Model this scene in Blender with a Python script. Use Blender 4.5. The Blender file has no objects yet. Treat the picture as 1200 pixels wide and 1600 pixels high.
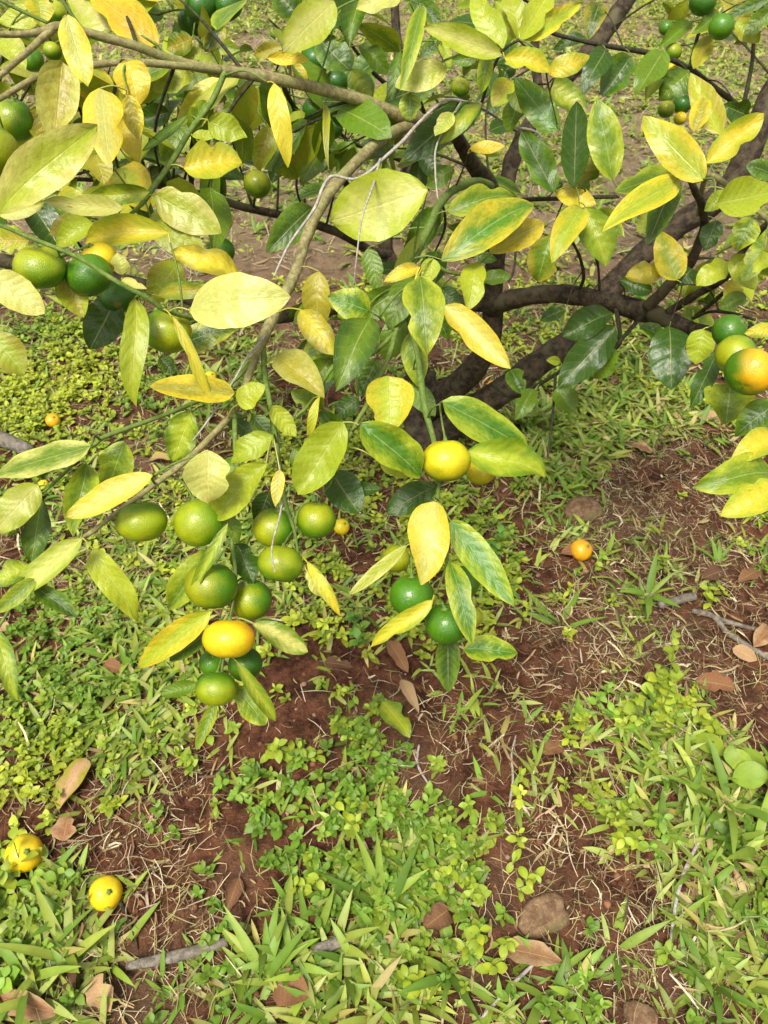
import bpy, math, random
import numpy as np
from mathutils import Vector, Matrix

# ------------------------------------------------------------------ camera, sky, sun, exposure
FPX = 1202.0                       # focal length in pixels of the 1200 x 1600 photograph
CAM_H = 1.45
PITCH = math.radians(45.0)
sc = bpy.context.scene
col = sc.collection

cam_data = bpy.data.cameras.new("camera")
cam = bpy.data.objects.new("camera", cam_data)
col.objects.link(cam)
cam.location = (0, 0, CAM_H)
cam.rotation_euler = (math.pi / 2 - PITCH, 0, 0)
cam_data.sensor_fit = 'VERTICAL'
cam_data.sensor_height = 34.6
cam_data.lens = 34.6 * FPX / 1600.0
cam_data.clip_start = 0.02
cam_data.clip_end = 400
cam_data.dof.use_dof = True
cam_data.dof.focus_distance = 0.98
cam_data.dof.aperture_fstop = 12.0
sc.camera = cam

SUN_EL, SUN_AZ = math.radians(62), math.radians(205)     # azimuth clockwise from +Y: behind the camera, a little left
world = bpy.data.worlds.new("World")
sc.world = world
world.use_nodes = True
wn = world.node_tree
wn.nodes.clear()
sky = wn.nodes.new('ShaderNodeTexSky')
sky.sky_type = 'NISHITA'
sky.sun_disc = False
sky.sun_elevation = SUN_EL
sky.sun_rotation = SUN_AZ
sky.air_density = 1.0
sky.dust_density = 4.0
sky.ozone_density = 1.0
hsv = wn.nodes.new('ShaderNodeHueSaturation')            # thin bright cloud: the blue is washed out evenly
hsv.inputs['Saturation'].default_value = 0.06
bg = wn.nodes.new('ShaderNodeBackground')
bg.inputs['Strength'].default_value = 0.105
wo = wn.nodes.new('ShaderNodeOutputWorld')
wn.links.new(sky.outputs[0], hsv.inputs['Color'])
wn.links.new(hsv.outputs[0], bg.inputs['Color'])
wn.links.new(bg.outputs[0], wo.inputs['Surface'])

sun_data = bpy.data.lights.new("sun", 'SUN')
sun_data.energy = 2.5
sun_data.angle = math.radians(16)
sun_data.color = (1.0, 0.93, 0.80)
sun = bpy.data.objects.new("sun", sun_data)
col.objects.link(sun)
sdir = Vector((math.sin(SUN_AZ) * math.cos(SUN_EL), math.cos(SUN_AZ) * math.cos(SUN_EL), math.sin(SUN_EL)))
sun.rotation_euler = sdir.to_track_quat('Z', 'Y').to_euler()
sun.location = sdir * 30

sc.view_settings.view_transform = 'Standard'
sc.view_settings.look = 'None'
sc.view_settings.exposure = 0.84
sc.view_settings.gamma = 1.0
sc.view_settings.use_curve_mapping = False

# ------------------------------------------------------------------ helpers
rng = random.Random(7)
nr = np.random.default_rng(11)
CAM = Vector((0, 0, CAM_H))
FW = Vector((0, math.cos(PITCH), -math.sin(PITCH)))
UPV = Vector((0, math.sin(PITCH), math.cos(PITCH)))
RT = Vector((1, 0, 0))
UP = Vector((0, 0, 1))

def P(x, y, d):
    """world point at depth d (metres) seen at photograph pixel x, y: used to survey the place"""
    return CAM + d * (FW + RT * ((x - 600) / FPX) - UPV * ((y - 800) / FPX))

def to_px(p):
    v = p - CAM
    d = v.dot(FW)
    return 600 + FPX * v.dot(RT) / d, 800 - FPX * v.dot(UPV) / d, d

def _hash(ix, iy, seed):
    h = (ix.astype(np.int64) * 374761393 + iy.astype(np.int64) * 668265263 + seed * 1442695041) & 0xffffffff
    h = ((h ^ (h >> 13)) * 1274126177) & 0xffffffff
    return ((h ^ (h >> 16)) & 0xffff) / 65535.0

def vnoise(x, y, seed=0):
    x = np.asarray(x, float); y = np.asarray(y, float)
    ix, iy = np.floor(x), np.floor(y)
    fx, fy = x - ix, y - iy
    fx = fx * fx * (3 - 2 * fx); fy = fy * fy * (3 - 2 * fy)
    a, b = _hash(ix, iy, seed), _hash(ix + 1, iy, seed)
    c, d = _hash(ix, iy + 1, seed), _hash(ix + 1, iy + 1, seed)
    return (a * (1 - fx) + b * fx) * (1 - fy) + (c * (1 - fx) + d * fx) * fy

def gh(x, y):
    """height of the ground"""
    x = np.asarray(x, float); y = np.asarray(y, float)
    z = 0.05 * (vnoise(x * 1.3, y * 1.3, 1) - 0.5) + 0.022 * (vnoise(x * 5, y * 5, 2) - 0.5)
    near = np.clip(1 - np.hypot(x, y - 2) / 6.0, 0, 1)
    z = z + near * (0.016 * (vnoise(x * 17, y * 17, 3) - 0.5) + 0.010 * (vnoise(x * 41, y * 41, 4) - 0.5))
    return z

def G(x, y, lift=0.0):
    """ground point seen at pixel x, y"""
    r = FW + RT * ((x - 600) / FPX) - UPV * ((y - 800) / FPX)
    d = -CAM_H / r.z
    for _ in range(4):
        p = CAM + r * d
        d = (float(gh(p.x, p.y)) - CAM_H) / r.z
    p = CAM + r * d
    return Vector((p.x, p.y, p.z + lift))

def tag(o, label=None, cat=None, group=None, kind=None):
    if label: o['label'] = label
    if cat: o['category'] = cat
    if group: o['group'] = group
    if kind: o['kind'] = kind
    return o

def link(name, me, mat=None, parent=None):
    o = bpy.data.objects.new(name, me)
    col.objects.link(o)
    if mat is not None and me is not None and not me.materials: me.materials.append(mat)
    if parent is not None:
        o.parent = parent
        o.matrix_parent_inverse = Matrix.Translation(-root_loc(parent))
    return o

def root_loc(o):
    v = Vector((0, 0, 0))
    while o is not None:
        v = v + o.location
        if o.parent is not None: v = v + o.matrix_parent_inverse.translation
        o = o.parent
    return v

def empty(name, loc):
    o = bpy.data.objects.new(name, None)
    o.empty_display_size = 0.05
    o.location = loc
    col.objects.link(o)
    return o

def np_mesh(name, V, Q, colr=None, uv=None, smooth=True):
    """mesh from arrays: V (n,3), Q (m,4) quads, colr (n,3) point colours, uv (n,2)"""
    V = np.asarray(V, np.float32); Q = np.asarray(Q, np.int32)
    me = bpy.data.meshes.new(name)
    me.vertices.add(len(V)); me.vertices.foreach_set('co', V.ravel())
    me.loops.add(Q.size); me.loops.foreach_set('vertex_index', Q.ravel())
    me.polygons.add(len(Q))
    k = Q.shape[1]
    me.polygons.foreach_set('loop_start', np.arange(0, Q.size, k, dtype=np.int32))
    me.polygons.foreach_set('loop_total', np.full(len(Q), k, np.int32))
    if smooth: me.polygons.foreach_set('use_smooth', np.ones(len(Q), bool))
    if colr is not None:
        a = me.attributes.new('col', 'FLOAT_COLOR', 'POINT')
        c4 = np.ones((len(V), 4), np.float32); c4[:, :3] = colr
        a.data.foreach_set('color', c4.ravel())
    if uv is not None:
        l = me.uv_layers.new(name='uv')
        l.data.foreach_set('uv', np.asarray(uv, np.float32)[Q.ravel()].ravel())
    me.update(calc_edges=True)
    return me

def catmull(pts, n=6):
    """smooth path through (Vector, radius) pairs"""
    out = []
    q = [pts[0]] + list(pts) + [pts[-1]]
    for i in range(1, len(q) - 2):
        p0, p1, p2, p3 = q[i - 1][0], q[i][0], q[i + 1][0], q[i + 2][0]
        for k in range(n):
            t = k / n
            v = 0.5 * ((2 * p1) + (p2 - p0) * t + (2 * p0 - 5 * p1 + 4 * p2 - p3) * t * t + (3 * p1 - p0 - 3 * p2 + p3) * t ** 3)
            out.append((v, q[i][1] * (1 - t) + q[i + 1][1] * t))
    out.append(pts[-1])
    return out

def tube_arrays(path, sides=8, rough=0.0, seed=0):
    V, Q = [], []
    n = len(path)
    ref = Vector((0.31, 0.2, 0.93))
    for i, (p, r) in enumerate(path):
        t = (path[min(i + 1, n - 1)][0] - path[max(i - 1, 0)][0])
        if t.length < 1e-9: t = Vector((0, 0, 1))
        t.normalize()
        a = ref - t * ref.dot(t)
        if a.length < 1e-3: a = Vector((1, 0, 0)) - t * t.x
        a.normalize(); ref = a
        b = t.cross(a)
        for k in range(sides):
            an = 2 * math.pi * k / sides
            rr = r
            if rough:
                rr = r * (1 + rough * (2 * float(vnoise(i * 0.55 + 13.1, k * 1.3 + seed * 7.7, seed)) - 1))
            V.append(p + (a * math.cos(an) + b * math.sin(an)) * rr)
    for i in range(n - 1):
        for k in range(sides):
            k2 = (k + 1) % sides
            Q.append((i * sides + k, i * sides + k2, (i + 1) * sides + k2, (i + 1) * sides + k))
    return V, Q

def tube_obj(name, path, mat, parent, sides=8, rough=0.0, seed=0):
    V, Q = tube_arrays(path, sides, rough, seed)
    # closed ends
    n = len(V); V = V + [path[0][0], path[-1][0]]
    for k in range(sides):
        k2 = (k + 1) % sides
        Q.append((n, k2, k, k)); Q.append((n + 1, n - sides + k, n - sides + k2, n - sides + k2))
    me = bpy.data.meshes.new(name)
    me.from_pydata([tuple(v) for v in V], [], [tuple(dict.fromkeys(q)) for q in Q])
    me.polygons.foreach_set('use_smooth', np.ones(len(me.polygons), bool))
    me.update()
    return link(name, me, mat, parent)

# ------------------------------------------------------------------ materials
def new_mat(name):
    m = bpy.data.materials.new(name)
    m.use_nodes = True
    nt = m.node_tree
    nt.nodes.clear()
    out = nt.nodes.new('ShaderNodeOutputMaterial')
    return m, nt, out

class NT:
    def __init__(s, nt): s.nt = nt
    def n(s, t, **kw):
        x = s.nt.nodes.new(t)
        for k, v in kw.items(): setattr(x, k, v)
        return x
    def set(s, node, key, v):
        if hasattr(v, 'is_output'): s.nt.links.new(v, node.inputs[key])
        else: node.inputs[key].default_value = v
    def math(s, op, a, b=0.0, c=None, clamp=False):
        x = s.n('ShaderNodeMath', operation=op); x.use_clamp = clamp
        s.set(x, 0, a); s.set(x, 1, b)
        if c is not None: s.set(x, 2, c)
        return x.outputs[0]
    def rng(s, v, a, b, c=0.0, d=1.0):
        x = s.n('ShaderNodeMapRange'); x.interpolation_type = 'SMOOTHSTEP'
        s.set(x, 0, v); s.set(x, 1, a); s.set(x, 2, b); s.set(x, 3, c); s.set(x, 4, d)
        return x.outputs[0]
    def mix(s, f, a, b, blend='MIX'):
        x = s.n('ShaderNodeMix', data_type='RGBA', blend_type=blend)
        s.set(x, 'Factor', f) if not hasattr(f, 'is_output') else s.nt.links.new(f, x.inputs[0])
        for key, v in ((6, a), (7, b)):
            if hasattr(v, 'is_output'): s.nt.links.new(v, x.inputs[key])
            else: x.inputs[key].default_value = (*v, 1) if len(v) == 3 else v
        return x.outputs[2]
    def noise(s, vec, scale, detail=4.0, rough=0.55):
        x = s.n('ShaderNodeTexNoise')
        if vec is not None: s.set(x, 'Vector', vec)
        x.inputs['Scale'].default_value = scale; x.inputs['Detail'].default_value = detail
        x.inputs['Roughness'].default_value = rough
        return x.outputs['Fac']
    def attr(s, name):
        x = s.n('ShaderNodeAttribute'); x.attribute_name = name
        return x.outputs['Color']
    def bump(s, h, strength, dist):
        x = s.n('ShaderNodeBump'); s.set(x, 'Height', h)
        x.inputs['Strength'].default_value = strength; x.inputs['Distance'].default_value = dist
        return x.outputs[0]

def principled(k, out, base, rough, normal=None, spec=0.5, trans=0.0, transcol=None, coat=0.0):
    b = k.n('ShaderNodeBsdfPrincipled')
    k.set(b, 'Base Color', base if hasattr(base, 'is_output') else (*base, 1))
    k.set(b, 'Roughness', rough)
    k.set(b, 'Specular IOR Level', spec)
    if coat:
        b.inputs['Coat Weight'].default_value = coat; b.inputs['Coat Roughness'].default_value = 0.25
    if normal is not None: k.set(b, 'Normal', normal)
    last = b.outputs[0]
    if trans:
        t = k.n('ShaderNodeBsdfTranslucent')
        tc = transcol if transcol is not None else base
        k.set(t, 'Color', tc if hasattr(tc, 'is_output') else (*tc, 1))
        if normal is not None: k.set(t, 'Normal', normal)
        m = k.n('ShaderNodeMixShader')
        m.inputs[0].default_value = trans
        k.nt.links.new(last, m.inputs[1]); k.nt.links.new(t.outputs[0], m.inputs[2])
        last = m.outputs[0]
    k.nt.links.new(last, out.inputs['Surface'])

def leaf_material(name, rough, trans, spec, freckle, veins):
    m, nt, out = new_mat(name); k = NT(nt)
    uv = k.n('ShaderNodeUVMap'); uv.uv_map = 'uv'
    sep = k.n('ShaderNodeSeparateXYZ'); nt.links.new(uv.outputs[0], sep.inputs[0])
    t = k.math('FRACT', sep.outputs[0]); lid = k.math('FLOOR', sep.outputs[0])
    s = k.math('SUBTRACT', sep.outputs[1], 1.5); v = k.math('ABSOLUTE', s)
    cb = k.n('ShaderNodeCombineXYZ')
    k.set(cb, 0, k.math('MULTIPLY', t, 2.6)); k.set(cb, 1, s); k.set(cb, 2, k.math('MULTIPLY', lid, 3.71))
    n1 = k.noise(cb.outputs[0], 1.5, 3.0); n2 = k.noise(cb.outputs[0], 9.0, 4.0, 0.6); n3 = k.noise(cb.outputs[0], 26.0, 2.0)
    ca, cc = k.attr('col'), k.attr('col2')
    f = k.math('ADD', k.math('MULTIPLY', v, 0.85), k.math('MULTIPLY', k.math('SUBTRACT', n1, 0.5), 1.5))
    f = k.math('ADD', f, k.math('MULTIPLY', k.math('SUBTRACT', n2, 0.5), 0.30))
    f = k.rng(f, 0.05, 0.95)
    c = k.mix(f, ca, cc)
    # side veins and midrib
    ph = k.math('SUBTRACT', k.math('MULTIPLY', t, 8.0), k.math('MULTIPLY', v, 1.5))
    ph = k.math('ADD', ph, k.math('MULTIPLY', n1, 0.9))
    vd = k.math('PINGPONG', ph, 0.5)
    side = k.rng(vd, 0.0, 0.11, 1.0, 0.0)
    rib = k.rng(v, 0.012, 0.06, 1.0, 0.0)
    net = k.math('MAXIMUM', k.math('MULTIPLY', side, 0.22), rib)
    lighter = k.mix(0.5, c, (0.62, 0.60, 0.20))
    c = k.mix(k.math('MULTIPLY', net, veins), c, lighter)
    if freckle:
        fr = k.rng(n3, 0.68, 0.76)
        fr = k.math('MULTIPLY', fr, k.rng(n1, 0.45, 0.65))
        c = k.mix(k.math('MULTIPLY', fr, freckle), c, (0.16, 0.10, 0.03))
    lum = k.math('MULTIPLY_ADD', k.math('SUBTRACT', n2, 0.5), 0.7, 1.0)
    mul = k.n('ShaderNodeVectorMath', operation='SCALE'); nt.links.new(c, mul.inputs[0]); k.set(mul, 'Scale', lum)
    c = mul.outputs[0]
    h = k.math('ADD', k.math('MULTIPLY', net, -0.5), k.math('ADD', k.math('MULTIPLY', k.math('COSINE', k.math('MULTIPLY', ph, 6.283)), -0.16), k.math('MULTIPLY', n2, 0.9)))
    nrm = k.bump(h, 0.5, 0.0013)
    rr = k.math('MULTIPLY_ADD', n2, 0.25, rough - 0.12)
    principled(k, out, c, rr, nrm, spec, trans, k.mix(0.25, c, (0.45, 0.5, 0.03)))
    return m

def attr_material(name, rough, trans, spec, var=0.35, scale=40.0, bump=0.0):
    m, nt, out = new_mat(name); k = NT(nt)
    tc = k.n('ShaderNodeTexCoord')
    n = k.noise(tc.outputs['Object'], scale, 3.0)
    mul = k.n('ShaderNodeVectorMath', operation='SCALE')
    nt.links.new(k.attr('col'), mul.inputs[0])
    k.set(mul, 'Scale', k.math('MULTIPLY_ADD', k.math('SUBTRACT', n, 0.5), 2 * var, 1.0))
    nrm = k.bump(k.noise(tc.outputs['Object'], scale * 5, 3.0), bump, 0.002) if bump else None
    principled(k, out, mul.outputs[0], rough, nrm, spec, trans)
    return m

def bark_material(name, c1, c2, c3, scale, bump):
    m, nt, out = new_mat(name); k = NT(nt)
    tc = k.n('ShaderNodeTexCoord')
    n1 = k.noise(tc.outputs['Object'], scale, 6.0, 0.65)
    n2 = k.noise(tc.outputs['Object'], scale * 0.22, 3.0)
    n3 = k.noise(tc.outputs['Object'], scale * 3.1, 3.0, 0.7)
    c = k.mix(k.rng(n1, 0.35, 0.68), c1, c2)
    c = k.mix(k.rng(n2, 0.52, 0.7), c, c3)
    c = k.mix(k.rng(n3, 0.62, 0.7, 0.0, 0.55), c, tuple(min(1, v * 2.0 + 0.04) for v in c2))
    h = k.math('ADD', n1, k.math('MULTIPLY', n3, 0.4))
    principled(k, out, c, 0.82, k.bump(h, bump, 0.004), 0.25)
    return m

M = {}
M['leaf'] = leaf_material('leaf_blade', 0.30, 0.25, 0.45, 0.45, 0.55)
M['dry_leaf'] = leaf_material('dry_leaf', 0.78, 0.08, 0.2, 0.8, 0.4)
M['grass'] = attr_material('grass', 0.5, 0.25, 0.35, 0.25, 60)
M['weed'] = attr_material('weed', 0.5, 0.25, 0.35, 0.3, 90)
M['straw'] = attr_material('straw', 0.85, 0.05, 0.15, 0.4, 120)
M['clod'] = attr_material('clod', 0.95, 0.0, 0.1, 0.4, 150, 0.6)
M['bark'] = bark_material('bark', (0.020, 0.014, 0.009), (0.085, 0.062, 0.036), (0.10, 0.085, 0.045), 55, 0.9)
M['young_bark'] = bark_material('young_bark', (0.17, 0.145, 0.06), (0.33, 0.295, 0.13), (0.21, 0.22, 0.07), 120, 0.5)
M['green_twig'] = bark_material('green_twig', (0.09, 0.15, 0.025), (0.17, 0.24, 0.05), (0.13, 0.17, 0.04), 160, 0.3)
M['dark_twig'] = bark_material('dark_twig', (0.020, 0.018, 0.010), (0.06, 0.055, 0.025), (0.04, 0.06, 0.02), 140, 0.4)
M['dead_twig'] = bark_material('dead_twig', (0.26, 0.23, 0.19), (0.48, 0.44, 0.38), (0.33, 0.29, 0.24), 150, 0.5)
M['stick'] = bark_material('stick', (0.10, 0.085, 0.065), (0.25, 0.22, 0.18), (0.17, 0.145, 0.11), 90, 0.8)
M['stone'] = bark_material('stone', (0.11, 0.06, 0.03), (0.24, 0.155, 0.085), (0.13, 0.11, 0.045), 60, 1.0)

def fruit_material():
    m, nt, out = new_mat('peel'); k = NT(nt)
    tc = k.n('ShaderNodeTexCoord')
    ob = tc.outputs['Object']
    n1 = k.noise(ob, 55, 4.0); n2 = k.noise(ob, 330, 2.0); n3 = k.noise(ob, 130, 3.0)
    c = k.attr('col')
    mul = k.n('ShaderNodeVectorMath', operation='SCALE'); nt.links.new(c, mul.inputs[0])
    k.set(mul, 'Scale', k.math('MULTIPLY_ADD', k.math('SUBTRACT', n1, 0.5), 0.8, 1.0))
    c = mul.outputs[0]
    c = k.mix(k.rng(n2, 0.62, 0.74, 0.0, 0.22), c, (0.40, 0.45, 0.03))
    c = k.mix(k.rng(n3, 0.72, 0.78, 0.0, 0.30), c, (0.16, 0.13, 0.02))
    vo = k.n('ShaderNodeTexVoronoi'); k.set(vo, 'Vector', ob); vo.inputs['Scale'].default_value = 620
    h = k.math('ADD', k.rng(vo.outputs['Distance'], 0.0, 0.5), k.math('MULTIPLY', n1, 1.5))
    principled(k, out, c, k.math('MULTIPLY_ADD', n3, 0.25, 0.20), k.bump(h, 0.45, 0.0008), 0.55)
    return m
M['peel'] = fruit_material()

def soil_material():
    m, nt, out = new_mat('red_soil'); k = NT(nt)
    tc = k.n('ShaderNodeTexCoord'); ob = tc.outputs['Object']
    n1 = k.noise(ob, 2.2, 4.0); n2 = k.noise(ob, 26, 6.0, 0.7); n3 = k.noise(ob, 170, 4.0, 0.7); n4 = k.noise(ob, 9, 4.0, 0.6)
    c = k.mix(k.rng(n2, 0.34, 0.68), (0.038, 0.015, 0.008), (0.175, 0.070, 0.037))
    c = k.mix(k.rng(n1, 0.48, 0.66, 0.0, 0.55), c, (0.17, 0.11, 0.065))
    c = k.mix(k.rng(n4, 0.58, 0.72, 0.0, 0.5), c, (0.06, 0.06, 0.02))
    c = k.mix(k.rng(n3, 0.60, 0.72, 0.0, 0.6), c, (0.30, 0.19, 0.12))
    # far off, where single blades can no longer be told apart, the turf itself gives the colour
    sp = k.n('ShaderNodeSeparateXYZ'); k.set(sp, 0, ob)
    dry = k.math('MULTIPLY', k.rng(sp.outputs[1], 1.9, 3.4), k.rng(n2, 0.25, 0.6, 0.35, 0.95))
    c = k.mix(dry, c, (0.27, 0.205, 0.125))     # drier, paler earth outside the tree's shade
    far = k.math('MULTIPLY', k.rng(sp.outputs[1], 6.5, 10.0), k.rng(n4, 0.36, 0.56))
    c = k.mix(far, c, (0.14, 0.19, 0.04))
    h = k.math('ADD', k.math('MULTIPLY', n2, 1.0), k.math('MULTIPLY', n3, 0.5))
    principled(k, out, c, 0.95, k.bump(h, 1.0, 0.016), 0.12)
    return m
M['soil'] = soil_material()

# ------------------------------------------------------------------ ground sheet
def axis(lo, hi, step, far_lo, far_hi):
    a = list(np.arange(lo, hi + 1e-6, step))
    s, x = step, hi
    while x < far_hi:
        s *= 1.25; x += s; a.append(x)
    s, x = step, lo
    while x > far_lo:
        s *= 1.25; x -= s; a.insert(0, x)
    return np.array(a)
gx = axis(-1.7, 1.7, 0.02, -70, 70)
gy = axis(-0.4, 3.2, 0.02, -40, 110)
XX, YY = np.meshgrid(gx, gy)
ZZ = gh(XX, YY)
near = np.clip(1.3 - np.hypot(XX, YY - 1.5) / 4.0, 0, 1)
ZZ = ZZ + near * 0.006 * (vnoise(XX * 60, YY * 60, 5) - 0.5)
nx, ny = len(gx), len(gy)
idx = np.arange(nx * ny).reshape(ny, nx)
Qg = np.stack([idx[:-1, :-1], idx[:-1, 1:], idx[1:, 1:], idx[1:, :-1]], -1).reshape(-1, 4)
ground = link('ground', np_mesh('ground', np.stack([XX, YY, ZZ], -1).reshape(-1, 3), Qg), M['soil'])
tag(ground, 'red-brown soil under the tangerine tree with bare patches', 'ground', kind='structure')
# ------------------------------------------------------------------ the tangerine tree: wood
TREE_AT = G(668, 700)
tree = empty('tangerine_tree', TREE_AT)
tag(tree, 'tangerine tree with drooping yellow-green leaves and low brown limbs', 'tree')

LINES = []          # (object, [(point, radius)...]) : everything a leaf or fruit can grow from

def wood(name, pts, mat, sides=8, rough=0.10, n=6, parent=None):
    """pts: (x, y, depth in cm, width in px)"""
    path = catmull([(P(x, y, d / 100.0), max(0.0009, 0.5 * w * d / 100.0 / FPX)) for x, y, d, w in pts], n)
    o = tube_obj(name, path, M[mat], parent or tree, sides, rough, len(LINES))
    LINES.append((o, path))
    return o

# trunk down into the soil, flaring
base = TREE_AT
tp = [(base + Vector((0.01, 0, -0.10)), 0.085), (base + Vector((0, 0, 0.0)), 0.072), (P(664, 655, 2.22), 0.060), (P(660, 615, 2.2), 0.054), (P(655, 585, 2.18), 0.046)]
tpath = catmull(tp, 6)
trunk = tube_obj('trunk', tpath, M['bark'], tree, 14, 0.16, 3)
LINES.append((trunk, tpath))

wood('limb', [(662, 640, 221, 55), (690, 622, 210, 44), (735, 583, 197, 40), (764, 535, 187, 34), (770, 470, 180, 31), (775, 370, 170, 30), (765, 292, 160, 29), (737, 255, 150, 25), (712, 213, 140, 20), (668, 190, 126, 17)], 'bark', 12, 0.14)
wood('limb', [(668, 690, 224, 50), (705, 665, 214, 46), (770, 620, 205, 43), (850, 562, 198, 41), (905, 520, 195, 40), (945, 462, 192, 38), (1000, 402, 188, 36), (1062, 352, 185, 36), (1128, 305, 182, 37), (1165, 245, 180, 38), (1195, 175, 178, 36), (1235, 80, 176, 34), (1275, -40, 174, 30), (1310, -180, 172, 24), (1330, -330, 172, 14), (1340, -480, 170, 5)], 'bark', 12, 0.14)
wood('limb', [(657, 610, 220, 44), (640, 520, 214, 30), (618, 430, 209, 25), (603, 385, 206, 23), (615, 315, 203, 22), (640, 250, 200, 21), (628, 150, 200, 17), (620, 60, 198, 14), (612, -60, 195, 12), (600, -220, 190, 9), (580, -400, 185, 5)], 'bark', 10, 0.14)
wood('limb', [(605, 398, 206, 16), (580, 393, 200, 15), (545, 371, 190, 14), (500, 353, 182, 14), (433, 335, 172, 13), (375, 322, 165, 12), (300, 300, 158, 10), (200, 285, 150, 8), (90, 280, 146, 6), (-40, 290, 140, 4)], 'bark', 8, 0.12)
wood('limb', [(770, 480, 180, 30), (800, 468, 172, 29), (860, 459, 165, 29), (915, 464, 160, 29), (960, 473, 155, 30), (1005, 486, 150, 32), (1050, 503, 146, 27), (1095, 518, 140, 22), (1140, 520, 128, 13), (1190, 512, 112, 9), (1250, 520, 105, 6)], 'bark', 12, 0.15)
wood('limb', [(768, 478, 180, 24), (690, 470, 176, 23), (600, 474, 171, 22), (520, 482, 166, 22), (480, 487, 162, 22), (433, 495, 158, 22), (360, 486, 154, 21), (260, 455, 150, 20), (130, 425, 147, 20), (10, 408, 145, 22), (-60, 400, 143, 18)], 'bark', 10, 0.14)
wood('limb', [(775, 350, 170, 24), (790, 295, 172, 25), (805, 238, 176, 25), (848, 163, 182, 26), (885, 120, 186, 27), (925, 76, 189, 28), (955, 35, 190, 27), (985, -10, 190, 26), (1020, -90, 188, 22), (1050, -220, 186, 15), (1070, -380, 182, 6)], 'bark', 10, 0.15)
wood('limb', [(846, 165, 182, 16), (838, 110, 180, 15), (836, 60, 178, 14), (842, -20, 176, 12), (850, -140, 172, 8), (850, -300, 168, 4)], 'bark', 8, 0.1)

# olive-barked branches arching to the front
wood('branch', [(690, 200, 133, 16), (668, 190, 126, 17), (633, 183, 121, 19), (560, 155, 116, 19), (480, 134, 111, 18), (400, 118, 107, 17), (290, 100, 102, 16), (215, 73, 98, 14), (140, 52, 95, 13), (92, 41, 93, 13), (72, 49, 93, 15), (45, 53, 92, 10), (0, 54, 90, 9), (-70, 50, 86, 7)], 'young_bark', 10, 0.12)
wood('branch', [(700, 184, 135, 16), (664, 190, 126, 18), (605, 212, 118, 19), (547, 263, 110, 18), (502, 320, 104, 18), (480, 368, 101, 18), (460, 428, 98, 17), (430, 490, 95, 17), (414, 522, 93, 18), (398, 560, 92, 12), (384, 600, 91, 11), (365, 642, 90, 10), (330, 682, 88, 10), (290, 720, 87, 10), (233, 763, 86, 9), (180, 803, 85, 8), (130, 840, 84, 8), (67, 873, 82, 7), (0, 907, 80, 6), (-60, 935, 79, 4)], 'young_bark', 10, 0.12)
wood('branch', [(765, 292, 158, 18), (743, 285, 146, 15), (710, 296, 132, 13), (687, 320, 120, 13), (673, 350, 110, 13), (653, 393, 102, 12), (641, 425, 98, 11), (638, 470, 96, 10), (641, 505, 95, 10), (653, 557, 94, 10), (663, 633, 92, 11), (678, 690, 91, 9), (686, 745, 91, 7), (684, 790, 91, 6), (694, 850, 91, 5), (700, 900, 91, 4), (706, 960, 91, 3)], 'green_twig', 8, 0.08)
wood('branch', [(345, 110, 104, 11), (283, 103, 101, 11), (200, 97, 98, 11), (133, 104, 96, 10), (95, 112, 95, 11), (57, 121, 94, 10), (0, 154, 92, 9), (-50, 180, 90, 6)], 'young_bark', 8, 0.1)
wood('branch', [(82, 46, 93, 12), (66, 60, 92, 11), (30, 92, 90, 10), (0, 118, 88, 9), (-40, 150, 86, 6)], 'young_bark', 8, 0.1)
wood('branch', [(1010, 480, 148, 18), (1050, 441, 142, 17), (1077, 412, 139, 16), (1098, 365, 134, 14), (1100, 342, 130, 14), (1096, 318, 125, 13), (1083, 292, 118, 11), (1070, 255, 112, 8)], 'bark', 8, 0.15)
wood('branch', [(1045, 487, 146, 14), (1083, 463, 140, 13), (1133, 433, 132, 12), (1167, 383, 125, 11), (1203, 345, 118, 9), (1250, 300, 112, 6)], 'bark', 8, 0.15)
wood('branch', [(1092, 335, 130, 8), (1103, 277, 120, 9), (1137, 289, 114, 9), (1167, 313, 110, 9), (1207, 350, 104, 8), (1260, 390, 98, 5)], 'young_bark', 8, 0.12)

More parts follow.
